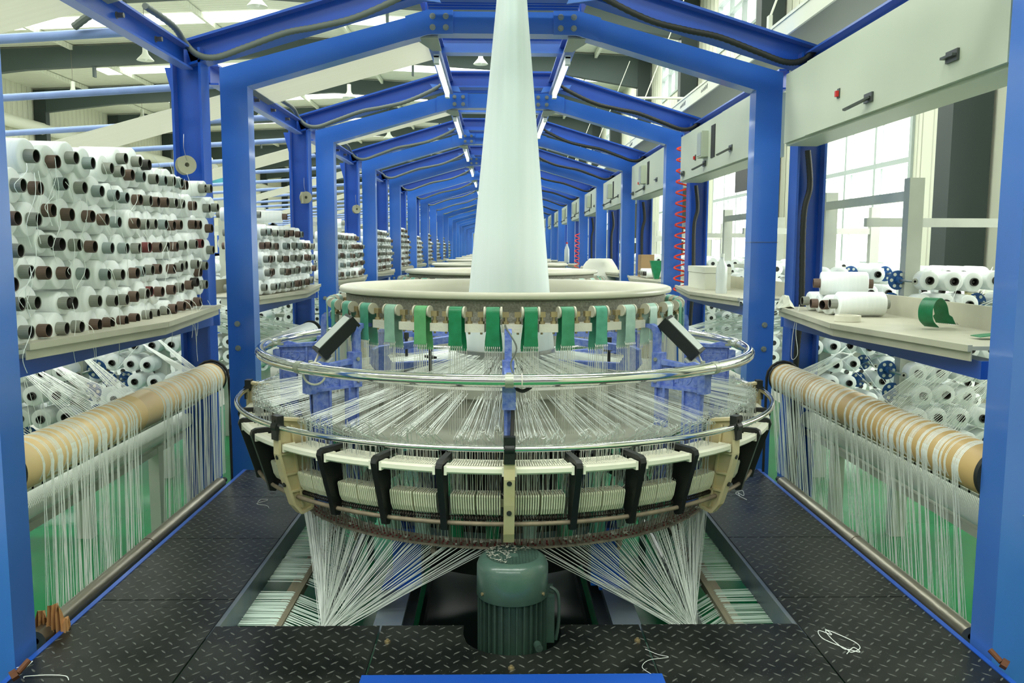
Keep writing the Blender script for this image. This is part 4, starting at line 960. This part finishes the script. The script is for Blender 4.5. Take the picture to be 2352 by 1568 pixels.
# backing rows of the pile behind the front faces
def stack(k, n, rows, count_label):
    for j in range(rows):
        m_ = n if j < rows - 1 else n - 5
        for i in range(m_):
            y = 2.60 + L * k + (1.50 / n) * (i + (.5 if j % 2 else 0)) + R_.uniform(-.012, .012); z = -.236 + .081 * j + R_.uniform(-.006, .006)
            if j == 0: z = -.236
            ym = 3.19 + L * k; xf = -1.37 + .10 * max(0, 1 - abs(y - ym) / .85) * (1 if j == 0 else .5)
            c = R_.choice('gggbbs'); put_bobbin((xf + R_.uniform(-.02, .02), y, z), .044, c, 'white yarn bobbin with %s core, %s stack, %s row up, %s along' % (CW[c], count_label, nth(j), nth(i)), 'bobbins in the %s stack' % count_label, (0, R_.uniform(-.02, .02), R_.uniform(-.04, .04)))
stack(1, 17, 5, 'second'); stack(2, 16, 5, 'third')
# the farther stacks, past counting, one object
b = MB()
for k in range(3, 10):
    for j in range(6 if k % 2 else 7):
        for i in range(16 if j < 5 else 11):
            y = 2.6 + L * k + .094 * i + (.047 if j % 2 else 0); z = -.236 + .081 * j; x = -1.36 + R_.uniform(-.02, .02)
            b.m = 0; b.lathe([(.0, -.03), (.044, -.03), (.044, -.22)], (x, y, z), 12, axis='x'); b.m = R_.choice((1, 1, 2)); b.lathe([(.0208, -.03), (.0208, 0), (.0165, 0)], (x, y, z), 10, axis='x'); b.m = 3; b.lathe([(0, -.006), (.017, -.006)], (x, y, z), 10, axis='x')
o = b.build('bobbin_stacks', ['yarn', 'core_grey', 'core_brown', 'grill_dark'], None, (-1.4, 10, -.236)); tag(o, 'white yarn bobbins piled on the farther shelves beyond the third stack', 'bobbins', kind='stuff')
# bobbins lying across the top of stacks
for k, yy, zz, n, c in ((1, 3.25, .20, 'second', 'b'), (1, 2.62, .19, 'second', 'g'), (2, 3.0, .22, 'third', 'g')):
    p = Vector((-1.38, yy + L * k, zz)); put_bobbin(p, .040, c, 'white yarn bobbin with %s core lying on top of the %s stack' % (CW[c], n) + (', nearer end' if yy < 2.7 else ''), 'bobbins on top of stacks', (0, 0, .1))
# the few bobbins on the cabinet-side shelf, tube ends to the aisle
zb = -.285
for i, (px, py, r, c, lab, yaw, dz) in enumerate(((1868, 650, .052, 'b', 'topmost of the pile on the cabinet-side shelf', pi - .25, 0), (1842, 690, .044, 'g', 'lowest at the far end of the cabinet-side shelf', pi, 0), (1862, 698, .04, 'b', 'beside the lowest one on the cabinet-side shelf', pi - .1, 0),
                                                  (1888, 706, .042, 'b', 'second from the near end of the cabinet-side pile', pi + .35, 0), (1905, 707, .052, 'g', 'nearest on the cabinet-side shelf, by the tape roll', pi - .05, 0))):
    p = at(px, py, X=1.43); put_bobbin((p.x, p.y, (zb + r + .002) if i else p.z), r, c, 'white yarn bobbin with %s core, %s' % (CW[c], lab), 'bobbins on the cabinet-side shelf', (0, 0, yaw))

# ================================================================== creels: posts, arms and the same yarn bobbins as on the shelves, axis along the aisle
def creel_bobbin_mesh():
    b = MB(); b.lathe([(.0205, 0), (.046, 0), (.0495, .004), (.05, .1), (.0495, .196), (.046, .2), (.0205, .2)], (0, 0, 0), 24, axis='y'); y = b.build('creel_bobbin', 'yarn', smooth=50)
    b = MB(); b.lathe([(.0165, .06), (.0165, -.012), (.0205, -.012), (.0205, .215)], (0, 0, 0), 20, axis='y'); b.lathe([(0, .05), (.0165, .05)], (0, 0, 0), 20, axis='y'); b.lathe([(0, -.002), (.007, .002), (.0085, .05)], (0, 0, 0), 12, axis='y')
    b.build('core_tube', 'core_black', y, smooth=50); return y
creel_bobbin0 = creel_bobbin_mesh(); creel_bobbin_used = False
far_creel_bobbins = MB()
def creel(s, k, full):
    global creel_bobbin_used
    nm = 'bobbin' if s < 0 else 'cabinet'; yb = 4.28 + L * k; O = (2.1 * s, yb, -1.5)
    t = thing('creel', O, 'grey yarn creel with blue hub discs beyond the %s-side shelf, %s in its row' % (nm, nth(k)), 'creel', 'creels along the hall')
    spots_ = [(yb, 2.12), (yb + 1.15, 2.15), (yb + .55, 3.25)]
    for (y, x) in spots_:
        b = MB(); b.box(x * s - .038, x * s + .038, y - .03, y + .03, -1.5, .36); b.build('post', 'creel_grey', t, O, smooth=0)
    b = MB(); b.box(2.12 * s - .012, 2.12 * s + .012, yb, yb + 1.15, .25, .30); b.build('top_rail', 'creel_grey', t, O, smooth=0)
    b = MB(); b.box(min(2.12 * s, 3.25 * s), max(2.12 * s, 3.25 * s), yb + .53, yb + .57, .13, .18); b.build('cross_rail', 'creel_grey', t, O, smooth=0)
    levels = [-.155, -.268, -.50, -.62, -.735, -.85, -.965, -1.08]
    for r_, y in enumerate((yb - .12, yb + 1.03)):
        for z in levels:
            b = MB(); b.bar((2.1 * s, y + .18, z), (3.6 * s, y + .18, z), .02, .035); b.build('arm', 'creel_grey', t, O, smooth=0)
    if not full: 
        for r_, y in enumerate((yb - .12, yb + 1.03)):
            for z in levels:
                for i in range(11):
                    if R_.random() < .85:
                        x = (2.08 + .118 * i + .06 * r_) * s
                        far_creel_bobbins.m = 0; far_creel_bobbins.lathe([(0, 0), (.05, 0), (.05, .2)], (x, y, z), 12, axis='y'); far_creel_bobbins.m = 1; far_creel_bobbins.lathe([(0, -.004), (.02, -.004)], (x, y, z), 10, axis='y')
        return
    hubs = 0
    for r_, y in enumerate((yb - .12, yb + 1.03)):
        for li, z in enumerate(levels):
            for i in range(6 if r_ == 0 else 10):
                x = (2.06 + .112 * i - .03 * (li % 2) + .02 * r_) * s + (.0 if r_ == 0 else 0)
                u = R_.random()
                if i == 0 and r_ == 0 or u < .09:
                    # empty spindle: blue hub disc, or olive flange
                    b = MB(); ol = u < .03
                    b.lathe([(.008, -.002), (.046, -.002), (.05, .002), (.046, .008), (.008, .008)], (x, y + .12, z), 20, axis='y'); b.lathe([(0, -.03), (.016, -.03), (.02, 0), (.02, .05)], (x, y + .12, z), 14, axis='y')
                    hb = b.build('hub_disc', 'olive' if ol else 'creel_blue', t, O)
                    b = MB()
                    for q in range(6): a = q * pi / 3; b.lathe([(0, -.0035), (.009, -.0035)], (x + .033 * cos(a), y + .12, z + .033 * sin(a)), 10, axis='y')
                    b.build('disc_holes', 'frame_white', hb, O)
                    b = MB(); b.cyl((x, y - .06, z), (x, y + .12, z), .006, 8); b.cyl((x, y - .06, z), (x, y - .03, z), .016, 10, .004); b.build('spindle', 'steel', hb, O)
                    continue
                if u > .95: continue
                o = creel_bobbin0 if not creel_bobbin_used else dup(creel_bobbin0); creel_bobbin_used = True
                o.location = (x, y + R_.uniform(-.02, .02), z + R_.uniform(-.006, .006) + H)
                tag(o, 'yarn bobbin on the %s-side creel, %s rank, %s level down, %s out from the aisle' % (nm, 'front' if r_ == 0 else 'rear', nth(li), nth(i)), 'package', 'yarn bobbins on the %s-side creel' % nm)
    for y, z, x in ((yb - .28, -.34, 2.25), (yb - .2, -.99, 2.02), (yb + .9, -.36, 2.5)):
        b = MB(); b.box(min(x * s, (x + .13) * s), max(x * s, (x + .13) * s), y, y + .004, z - .03, z + .03); g = b.build('thread_board', 'creel_grey', t, O, smooth=0)
        b = MB()
        for q in range(9):
            for zz in (-.018, 0, .018): b.cyl(((x + .012 + .0132 * q) * s, y - .002, z + zz), ((x + .012 + .0132 * q) * s, y, z + zz), .0042, 6)
        b.build('board_eyes', 'eye_red', g, O)
    b = MB()
    for q in range(46):
        z = R_.choice(levels[:6]); b.strand([((2.2 + .118 * R_.randint(0, 8)) * s, yb + R_.choice((-.15, 1.0)), z + .05), ((2.1 + R_.uniform(0, .1)) * s, yb - .28 + R_.uniform(-.1, .1), R_.choice((-.34, -.99)))], .0013)
    o = b.build('creel_yarn', 'tape', None, O); tag(o, 'loose white tapes led through the %s-side creel boards' % nm, 'warp', kind='stuff')
creel(-1, 0, True); creel(1, 0, True)
for k in range(1, 9): creel(-1, k, False); creel(1, k, False)
creel(-1, -1, False); creel(1, -1, False)
o = far_creel_bobbins.build('creel_bobbins', ['yarn', 'grill_dark'], None, (0, 10, -1)); tag(o, 'white yarn bobbins on the farther creels', 'packages', kind='stuff')
# tapes crossing in the farther bays
for s in (-1, 1):
    b = MB()
    for k in range(1, 5):
        for q in range(60):
            u = R_.random(); b.strand([(s * (2.2 + .3 * R_.random()), 2.6 + L * k + 1.1 * u, -.35 + R_.uniform(-.02, .03)), (s * 1.47, 2.95 + L * k + 1.1 * u, -.60)], .002)
    o = b.build('creel_tapes', 'tape', None, (s * 2, 5, -.4)); tag(o, 'bundles of white tapes in the farther bays on the %s side' % ('bobbin' if s < 0 else 'cabinet'), 'warp', kind='stuff')
    for k in range(1, 5):
        t = thing('kraft_roller', (s * 1.45, 2.4 + L * k, -.655), 'roller wound with white tape in the %s bay on the %s side' % (nth(k), 'bobbin' if s < 0 else 'cabinet'), 'roller')
        b = MB(); prof = [(.02, 2.4 + L * k)]; y = 2.42 + L * k
        while y < 4.1 + L * k: prof += [(.076, y), (.077, y + .05), (.0755, y + .052)]; y += .054
        b.lathe(prof + [(.02, 4.2 + L * k)], (s * 1.45, 0, -.655), 32, axis='y'); b.build('drum', 'tape', t, (s * 1.45, 2.4 + L * k, -.655))
        b = MB(); b.cyl((s * 1.45, 4.2 + L * k, -.655), (s * 1.45, 4.22 + L * k, -.655), .085, 28); b.build('end_ring', 'dark_machine', t, (s * 1.45, 2.4 + L * k, -.655))

# ================================================================== control cabinets
def cabinet(k):
    y0, y1 = 2.40 + L * k, 4.31 + L * k; x = 1.455; z0, z1 = .518, .872; O = (x, y0, z0)
    t = thing('control_cabinet', O, 'pale green control cabinet, %s' % ('nearest, with long plain doors' if k == 0 else '%s along the aisle from the nearest' % nth(k)), 'cabinet', 'control cabinets along the aisle')
    b = MB(); b.box(x + .012, x + .17, y0, y1, z0, z1); b.build('body', 'cabinet_side', t, O, smooth=0)
    d1 = y0 + .1 if k == 0 else y0 + .62; ds = [(y0 + .03, y1 - .30, .012), (y1 - .298, y1 - .002, .006)] if k == 0 else [(y0 + .03, y0 + .68, .014), (y0 + .685, y1 - .36, .010), (y1 - .358, y1 - .002, .006)]
    doors = []
    for a, c, th in ds:
        b = MB(); b.box(x + .006 - th, x + .012, a, c, z0 + (.012 if k == 0 else .008), z1 - .002); doors.append(b.build('door', 'cabinet', t, O, smooth=0))
    def handle(y, z, open_, p):
        b = MB(); b.box(x - .014, x - .004, y - .035, y + .035, z - .018, z + .018); h = b.build('handle', 'handle_grey', p, O, smooth=0)
        b = MB()
        if open_: b.bar((x - .012, y - .02, z), (x - .075, y + .075, z - .035), .016, .008)
        else: b.bar((x - .018, y - .03, z), (x - .018, y + .045, z), .018, .008)
        b.build('lever', 'handle_grey', h, O, smooth=0)
    def switch(y, z, p):
        b = MB(); b.box(x - .010, x - .004, y - .012, y + .012, z - .02, z + .02); g = b.build('switch_plate', 'handle_grey', p, O, smooth=0)
        b = MB(); b.box(x - .022, x - .009, y - .008, y + .008, z - .014, z + .010); b.build('rocker', 'switch_red', g, O, smooth=0)
    if k == 0:
        handle(3.32, .585, True, doors[0]); handle(2.72, .61, False, doors[0]); switch(3.62, .655, doors[0])
    else:
        yc = y0 + 1.05
        handle(yc + .06, z0 + .07, True, doors[1]); handle(y1 - .12, z0 + .06, False, doors[2]); handle(y0 + .45, z0 + .10, k % 2 == 1, doors[0]); switch(yc + .34, z0 + .14, doors[1])
        b = MB(); b.box(x - .05, x - .004, yc - .02, yc + .11, z0 + .11, z1 - .07); g = b.build('display_unit', 'cabinet_side', doors[1], O, smooth=0)
        b = MB(); b.box(x - .054, x - .05, yc - .01, yc + .10, z0 + .12, z1 - .08); b.build('display_face', 'display', doors[1], O, smooth=0)
        b = MB(); b.box(x - .008, x - .0035, yc - .20, yc - .10, z0 + .09, z1 - .05); b.build('open_slot', 'grill_dark', doors[1], O, smooth=0)
    return t
for k in range(11): cabinet(k)
# cable tray resting on the portals above the cabinets
t = thing('cable_tray', (1.6, 0, 1.08), 'long pale cable tray running above the cabinets', 'cable tray')
b = MB(); b.box(1.50, 1.512, .5, 50, 1.10, 1.195); b.box(1.495, 1.52, .5, 50, 1.185, 1.20)
b.build('side_rail', 'tray_white', t, (1.6, 0, 1.08), smooth=0)
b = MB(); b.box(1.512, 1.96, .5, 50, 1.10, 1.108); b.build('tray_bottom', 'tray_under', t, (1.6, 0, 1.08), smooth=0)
b = MB(); b.box(1.96, 1.972, .5, 50, 1.10, 1.20); b.build('rear_rail', 'tray_white', t, (1.6, 0, 1.08), smooth=0)
for i in range(5):
    y = 4.75 + 4.8 * i; b = MB(); b.box(1.49, 1.51, y - .02, y + .02, 1.17, 1.27); b.tube([(1.5, y, 1.26), (2.3, y + .5, 3.2)], .006, 6); b.build('hanger', 'tray_white', t, (1.6, 0, 1.08), smooth=0)
b = MB()
for i in range(14):
    y = 3.5 + 1.1 * i + .2 * (i % 3)
    for j in range(5): b.bar((1.499, y + .04 * j, 1.165 - .004 * j), (1.499, y + .04 * j + .018, 1.135), .003, .010)
b.build('tray_slots', 'sign_grey', t, (1.6, 0, 1.08), smooth=0)
# ================================================================== cloth bands to the side, blue pipes, winders
for k in range(-1, 10):
    yc = 3.25 + L * k
    b = MB(); xa, za, xb, zb_ = -.43, 1.279, -4.6, .13
    n = 12; b.quadstrip([[(xa + (xb - xa) * i / n, yc - .29, za + (zb_ - za) * i / n), (xa + (xb - xa) * i / n, yc + .29, za + (zb_ - za) * i / n), (xa + (xb - xa) * i / n, yc + .29, za + .004 + (zb_ - za) * i / n), (xa + (xb - xa) * i / n, yc - .29, za + .004 + (zb_ - za) * i / n)] for i in range(n + 1)])
    o = b.build('cloth_band', 'cloth_band', None, (xa, yc, za), smooth=0); tag(o, 'wide pale cloth band slanting from the aisle roof to the winders, %s along' % nth(k + 1), 'cloth', 'cloth bands running to the winders')
    t = thing('cloth_winder', (-4.7, yc, -1.5), 'blue cloth winder with a white cloth roll, %s along the hall' % nth(k + 1), 'winder', 'winders along the bobbin side')
    b = MB(); b.lathe([(.02, yc - .31), (.17, yc - .31), (.17, yc + .31), (.02, yc + .31)], (-4.7, 0, .06), 24, axis='y'); b.build('cloth_roll', 'cloth_band', t, (-4.7, yc, -1.5))
    b = MB()
    for y in (yc - .42, yc + .42): b.box(-5.1, -4.98, y - .04, y + .04, -1.5, .25); b.box(-4.4, -4.3, y - .04, y + .04, -1.5, -.1); b.box(-5.1, -4.3, y - .04, y + .04, -.2, -.1)
    b.build('stand', 'blue_paint', t, (-4.7, yc, -1.5), smooth=0)
    b = MB(); b.cyl((-4.4, yc - .42, .12), (-4.4, yc + .42, .12), .03, 12); b.build('idler', 'steel', t, (-4.7, yc, -1.5))
    for j, y in enumerate((3.8 + L * k, 5.0 + L * k)):
        b = MB(); b.cyl((-1.6, y, .925), (-6.2, y, .62), .021, 12); o = b.build('blue_pipe', 'blue_pipe', None, (-1.6, y, .92)); tag(o, 'pale blue pipe running out over the creels, %s of its row from the front' % nth((k + 1) * 2 + j if (k + 1) * 2 + j < 20 else 19), 'pipe', 'pale blue pipes over the creels')
    if k < 6:
        b = MB(); pts = spline([(-1.63, 3.75 + L * k, 1.03), (-1.72, 3.74 + L * k, .98), (-1.80, 3.75 + L * k, .93)], 8); b.tube(pts, [.016 + (.002 if i % 2 else 0) for i in range(len(pts))], 8); o = b.build('hose_stub', 'hose_grey', None, pts[0]); tag(o, 'short grey corrugated hose over the pipe end, %s along' % nth(k + 1), 'hose', 'hose stubs on the pipes')
# ================================================================== things hung on the posts and lying on the shelves
def disc_bundle(px, py, Y, label, n, fan):
    c = at(px, py, Y=Y); t = thing('disc_bundle', c, label, 'discs', 'grey disc bundles hung on the posts')
    b = MB()
    for i in range(n):
        w_ = -.75 + fan * (i - n / 2); d = Vector((-sin(w_), -cos(w_), .12)).normalized(); o_ = c + d * (.004 * (i - n)); r0, r1 = .011, .046
        x_ = d.cross(Vector((0, 0, 1))).normalized()
        b.quadstrip([[tuple(o_ + d * h_ + (x_ * cos(a) + Vector((0, 0, 1)) * sin(a)) * r) for r, h_ in ((r0, 0), (r1, 0), (r1, .002), (r0, .002))] for a in [2 * pi * q / 24 for q in range(24)]], closed_path=True)
    b.build('discs', 'disc_grey', t, c)
    b = MB(); b.tube(spline([c + Vector((0, 0, .02)), c + Vector((-.01, -.01, .08)), c + Vector((-.015, .01, .15))]), .0012, 5); b.build('hanging_wire', 'wire', t, c)
disc_bundle(430, 378, 4.28, 'bundle of grey discs wired to the post beside the nearest bobbin stack', 8, .05)
disc_bundle(703, 453, 6.70, 'fanned bundle of grey discs on the post beyond the second bobbin stack', 10, .22)
disc_bundle(820, 480, 9.1, 'tight bundle of grey discs on the third blue post', 7, .06)
b = MB(); c = at(628, 512, Y=6.3, )
for i in range(7): d = Vector((sin(.3 * (i - 3)), 0, -cos(.3 * (i - 3)))); b.obox(c + d * .05, d * .05, Vector((d.z, 0, -d.x)) * .004, (0, .02, 0))
o = b.build('card_bundle', 'sign_grey', None, c, smooth=0); tag(o, 'dark fanned card bundle hanging above the second bobbin stack', 'cards')
b = MB(); c = at(925, 512, Y=14.0); b.box(c.x - .06, c.x + .06, c.y, c.y + .02, c.z - .08, c.z + .08); o = b.build('paper_tag', 'belt_light', None, c, smooth=0); tag(o, 'small green tag hung on a far blue post', 'tag')
# coiled red air hose on the second box portal
pts = []; c0 = at(1549, 330, Y=6.98); zt, zb2 = c0.z, at(1549, 700, Y=6.98).z
for i in range(16 * 15 + 1):
    u = i / (16 * 15); a = 2 * pi * 15 * u; pts.append((1.535 + .055 * cos(a), 6.97 + .025 * sin(a), zt + (zb2 - zt) * u))
t = thing('coil_hose', (c0.x, 6.98, zt), 'bright red coiled air hose hanging down the second box portal post', 'hose')
b = MB(); b.tube(pts, .0072, 6); b.build('coil', 'hose_red', t, (c0.x, 6.98, zt), smooth=60)
b = MB(); b.cyl((c0.x + .06, 6.97, zt + .07), (c0.x + .07, 6.97, zt), .012, 10); b.build('coupling', 'blue_paint', t, (c0.x, 6.98, zt))
pts = []
for i in range(12 * 9 + 1):
    u = i / (12 * 9); a = 2 * pi * 9 * u; pts.append((1.36 + .04 * cos(a), 14.1 + .02 * sin(a), .25 - .75 * u))
b = MB(); b.tube(pts, .007, 5); o = b.build('coil_hose', 'hose_red', None, pts[0]); tag(o, 'small far red coiled hose near the hanging bottle', 'hose')
b = MB(); b.box(1.46, 1.64, 5.85, 6.36, -.284, -.17); b.box(1.457, 1.643, 5.847, 6.363, -.168, -.125)
o = b.build('foam_box', 'box_white', None, (1.5, 6, -.28), smooth=0); tag(o, 'white foam box with lid on the second cabinet-side shelf', 'box')
b = MB(); b.lathe([(0, 0), (.035, 0), (.037, .02), (.033, .05), (.037, .10), (.035, .17), (.013, .215), (.013, .235), (0, .235)], (1.46, 5.42, -.285), 20); t = thing('water_bottle', (1.46, 5.42, -.285), 'clear plastic bottle beside the white foam box', 'bottle'); b.build('body', 'bottle', t, (1.46, 5.42, -.285), smooth=50)
b = MB(); b.cyl((1.46, 5.42, -.052), (1.46, 5.42, -.03), .015, 14); b.build('cap', 'frame_white', t, (1.46, 5.42, -.285))
t = thing('water_bottle', (1.40, 16.6, .0), 'clear bottle with red cap hanging on a far post', 'bottle'); b = MB(); b.lathe([(0, -.28), (.05, -.28), (.052, -.2), (.05, -.02), (.018, .06), (.018, .09), (0, .09)], (1.40, 16.6, .0), 16); b.build('body', 'bottle', t, (1.40, 16.6, 0), smooth=50)
b = MB(); b.cyl((1.40, 16.6, .09), (1.40, 16.6, .12), .02, 12); b.build('cap', 'switch_red', t, (1.4, 16.6, 0))
def green_belt(c, yaw, label, flat=False):
    t = thing('loose_belt', c, label, 'belt'); c = Vector(c); u = Vector((cos(yaw), sin(yaw), 0)); v = Vector((-sin(yaw), cos(yaw), 0)); hw = .028
    path = [(0, .004), (-.035, .03), (-.04, .07), (-.02, .10), (.01, .105), (.04, .08), (.055, .045), (.08, .012)] if not flat else [(0, .003), (.04, .008), (.08, .012), (.12, .02)]
    pts = spline([c + u * a + Vector((0, 0, z)) for a, z in path], 5); m_ = len(pts)
    rings = []
    for i, q in enumerate(pts):
        w_ = hw * (1.35 if i > m_ - 6 else 1); d = (pts[min(i + 1, m_ - 1)] - pts[max(i - 1, 0)]).normalized(); n_ = d.cross(v)
        rings.append([tuple(q - v * w_), tuple(q + v * w_), tuple(q + v * w_ + n_ * .002), tuple(q - v * w_ + n_ * .002)])
    b = MB(); b.quadstrip(rings); b.build('strap', 'belt_dark', t, c, smooth=50)
    b = MB()
    for i in range(10): q = pts[-1] + v * (hw * 1.3) * (i / 4.5 - 1); b.tube([q, q + u * .012 + Vector((0, 0, .004)), q + u * .02 - Vector((0, 0, .003))], .0015, 5)
    b.build('clip_teeth', 'wire', t, c)
p = at(2140, 752, Z=-.28); green_belt(p, .5, 'curled green belt end lying on the nearest cabinet-side shelf')
p = at(2240, 775, Z=-.28); green_belt(p, 0, 'flat green belt strip at the near end of the cabinet-side shelf', True)
p = Vector((1.405, 3.32, -.284)); b = MB(); b.lathe([(.038, 0), (.05, 0), (.05, .024), (.038, .024)], p, 32, closed=True); o = b.build('tape_roll', 'cable_white', None, p); tag(o, 'roll of clear tape in front of the bobbins on the cabinet-side shelf', 'tape roll')
b = MB(); c = Vector((1.415, 4.08, -.255)); rings = [[tuple(c + Vector((.042 * cos(q * pi / 5) * (1 - .22 * j) * R_.uniform(.6, 1.15), .07 * sin(q * pi / 5) * (1 - .2 * j) * R_.uniform(.6, 1.2), .017 * j - .026 + R_.uniform(-.005, .01)))) for q in range(10)] for j in range(4)]
b.quadstrip(rings); o = b.build('paper_wad', 'box_white', None, c, smooth=0); tag(o, 'crumpled white paper at the far end of the cabinet-side shelf', 'paper')
b = MB(); q0 = at(1836, 702, X=1.395); b.tube(spline([q0, at(1822, 760, X=1.39), at(1818, 822, X=1.39), at(1832, 812, X=1.39), at(1828, 760, X=1.39), q0 + Vector((.004, .01, .004))], 6), .0013, 5); o = b.build('string_loop', 'tape', None, q0); tag(o, 'loop of white string hanging over the lip of the nearest cabinet-side shelf', 'string')
# cloth heap and shelf clutter farther along
c = Vector((1.30, 10.5, -.33)); b = MB(); rings = []
for j in range(7):
    f = j / 6; rings.append([tuple(c + Vector(((.30 - .17 * f) * cos(q * pi / 8) * (1 + .14 * R_.random()), (.42 - .2 * f) * sin(q * pi / 8) * (1 + .14 * R_.random()), -.15 + .46 * f - .12 * f * f + .02 * R_.random()))) for q in range(16)])
b.quadstrip(rings); o = b.build('cloth_heap', 'bag_cloth', None, c, smooth=80); tag(o, 'heap of cream cloth bulging over a far cabinet-side shelf', 'cloth')
b = MB(); b.box(1.47, 1.6, 8.5, 8.7, -.284, -.06); o = b.build('carton', 'carton', None, (1.5, 8.6, -.28), smooth=0); tag(o, 'brown carton standing on the third cabinet-side shelf', 'box')
b = MB(); c = Vector((1.50, 7.85, -.28)); b.prism([(-.06, .17), (.06, .17), (.02, 0), (-.02, 0)], c, (1, 0, 0), (0, 0, 1), (0, .03, 0)); o = b.build('belt_bundle', 'belt_dark', None, c, smooth=0); tag(o, 'tapered green belt bundle on the third cabinet-side shelf', 'belt')
for i in range(4):
    put_bobbin((1.42, 8.1 + .1 * i, -.238), .044, R_.choice('gk'), 'white yarn bobbin on the third cabinet-side shelf, %s along' % nth(i), 'bobbins on the third cabinet-side shelf', (0, 0, pi))
b = MB(); b.tube(spline([at(1395, 224, Y=8.0), at(1480, 225, Y=8.0), at(1600, 226, Y=8.0)]), .012, 8); o = b.build('rope', 'rope', None, at(1500, 225, Y=8.0)); tag(o, 'white rope stretched across between rafters and cable tray', 'rope')
# black loudspeaker box and hanging unit by the second window
p = at(1702, 405, X=3.6); b = MB(); b.box(p.x, p.x + .25, p.y - .3, p.y + .3, p.z - .22, p.z + .25); o = b.build('wall_unit', 'black_plastic', None, p, smooth=0); tag(o, 'black box hung below the second cabinet in front of the window', 'box')
# tie string on the first box post, loose yarn ends over the nearest stack
b = MB(); z = at(1750, 556, Y=4.63).z; b.tube([(XR - .004, DB - .004, z), (XRo + .004, DB - .004, z), (XRo + .004, DB + .114, z), (XR - .004, DB + .114, z)], .0015, 5, closed=True); o = b.build('tie_string', 'wire', None, (XR, DB, z)); tag(o, 'white string tied round the first cabinet-side box post', 'string')
b = MB()
for i in range(46):
    px, py = R_.uniform(50, 480), R_.uniform(340, 740); q = at(px, py, X=-1.36); dz = R_.uniform(.04, .22); dy = R_.uniform(-.08, .08)
    b.tube(spline([q, q + Vector((.01, dy * .3, -dz * .3)), q + Vector((.004, dy, -dz * .7)), q + Vector((.008, dy * .8, -dz))], 4), .0009, 4)
for px in (200, 255, 380, 428, 440): q = at(px, 770 - (px - 200) * .25, X=-1.355); b.tube(spline([q + Vector((-.02, 0, .05)), q + Vector((.02, 0, .02)), q + Vector((.022, .01, -.06)), q + Vector((.018, .005, -.12))], 5), .001, 4)
o = b.build('loose_yarn_ends', 'tape', None, (-1.36, 3.3, 0)); tag(o, 'loose white yarn ends straggling over the nearest bobbin stack', 'yarn ends', kind='stuff')

# ================================================================== the looms farther along
def far_loom(k):
    y = LC[1] + L * k; t = thing('circular_loom', (LC[0], y, -1.5), 'circular loom with ivory top ring, %s along the aisle behind the nearest' % nth(k - 1), 'loom', 'circular looms along the aisle')
    keep = ('top_ring', 'ring_band', 'belt_roller', 'mounting_block', 'guard_rail', 'lower_rail') if k <= 2 else ('top_ring', 'ring_band', 'guard_rail')
    for ch in list(loom.children):
        n = ch.name.split('.')[0]
        if n in keep or n in ('support_arm', 'race_drum', 'cam_column', 'perforated_ring', 'tan_bracket'):
            c = ch.copy(); COL.objects.link(c); c.parent = t
            if k <= 2 and n in ('belt_roller',):
                for g in ch.children: d = g.copy(); COL.objects.link(d); d.parent = c
for k in range(1, 8): far_loom(k)
# teal crane far behind on the bobbin side
t = thing('hoist_frame', (-7, 16, -1.5), 'teal steel hoist frame far beyond the bobbin-side creels', 'hoist')
b = MB()
for x in (-7.6, -6.2): b.box(x - .07, x + .07, 19.9, 20.1, -1.5, 1.6)
b.box(-7.9, -5.6, 19.92, 20.08, 1.45, 1.6); b.build('frame', 'teal_steel', t, (-7, 16, -1.5), smooth=0)
b = MB(); b.box(-6.9, -6.5, 19.85, 20.15, 1.6, 1.9); b.cyl((-6.7, 19.8, 1.9), (-6.7, 20.1, 2.0), .12, 14); b.build('hoist_motor', 'machine_grey', t, (-7, 16, -1.5))
for e in PROTO.values():
    if not e[1]: bpy.data.objects.remove(e[0])
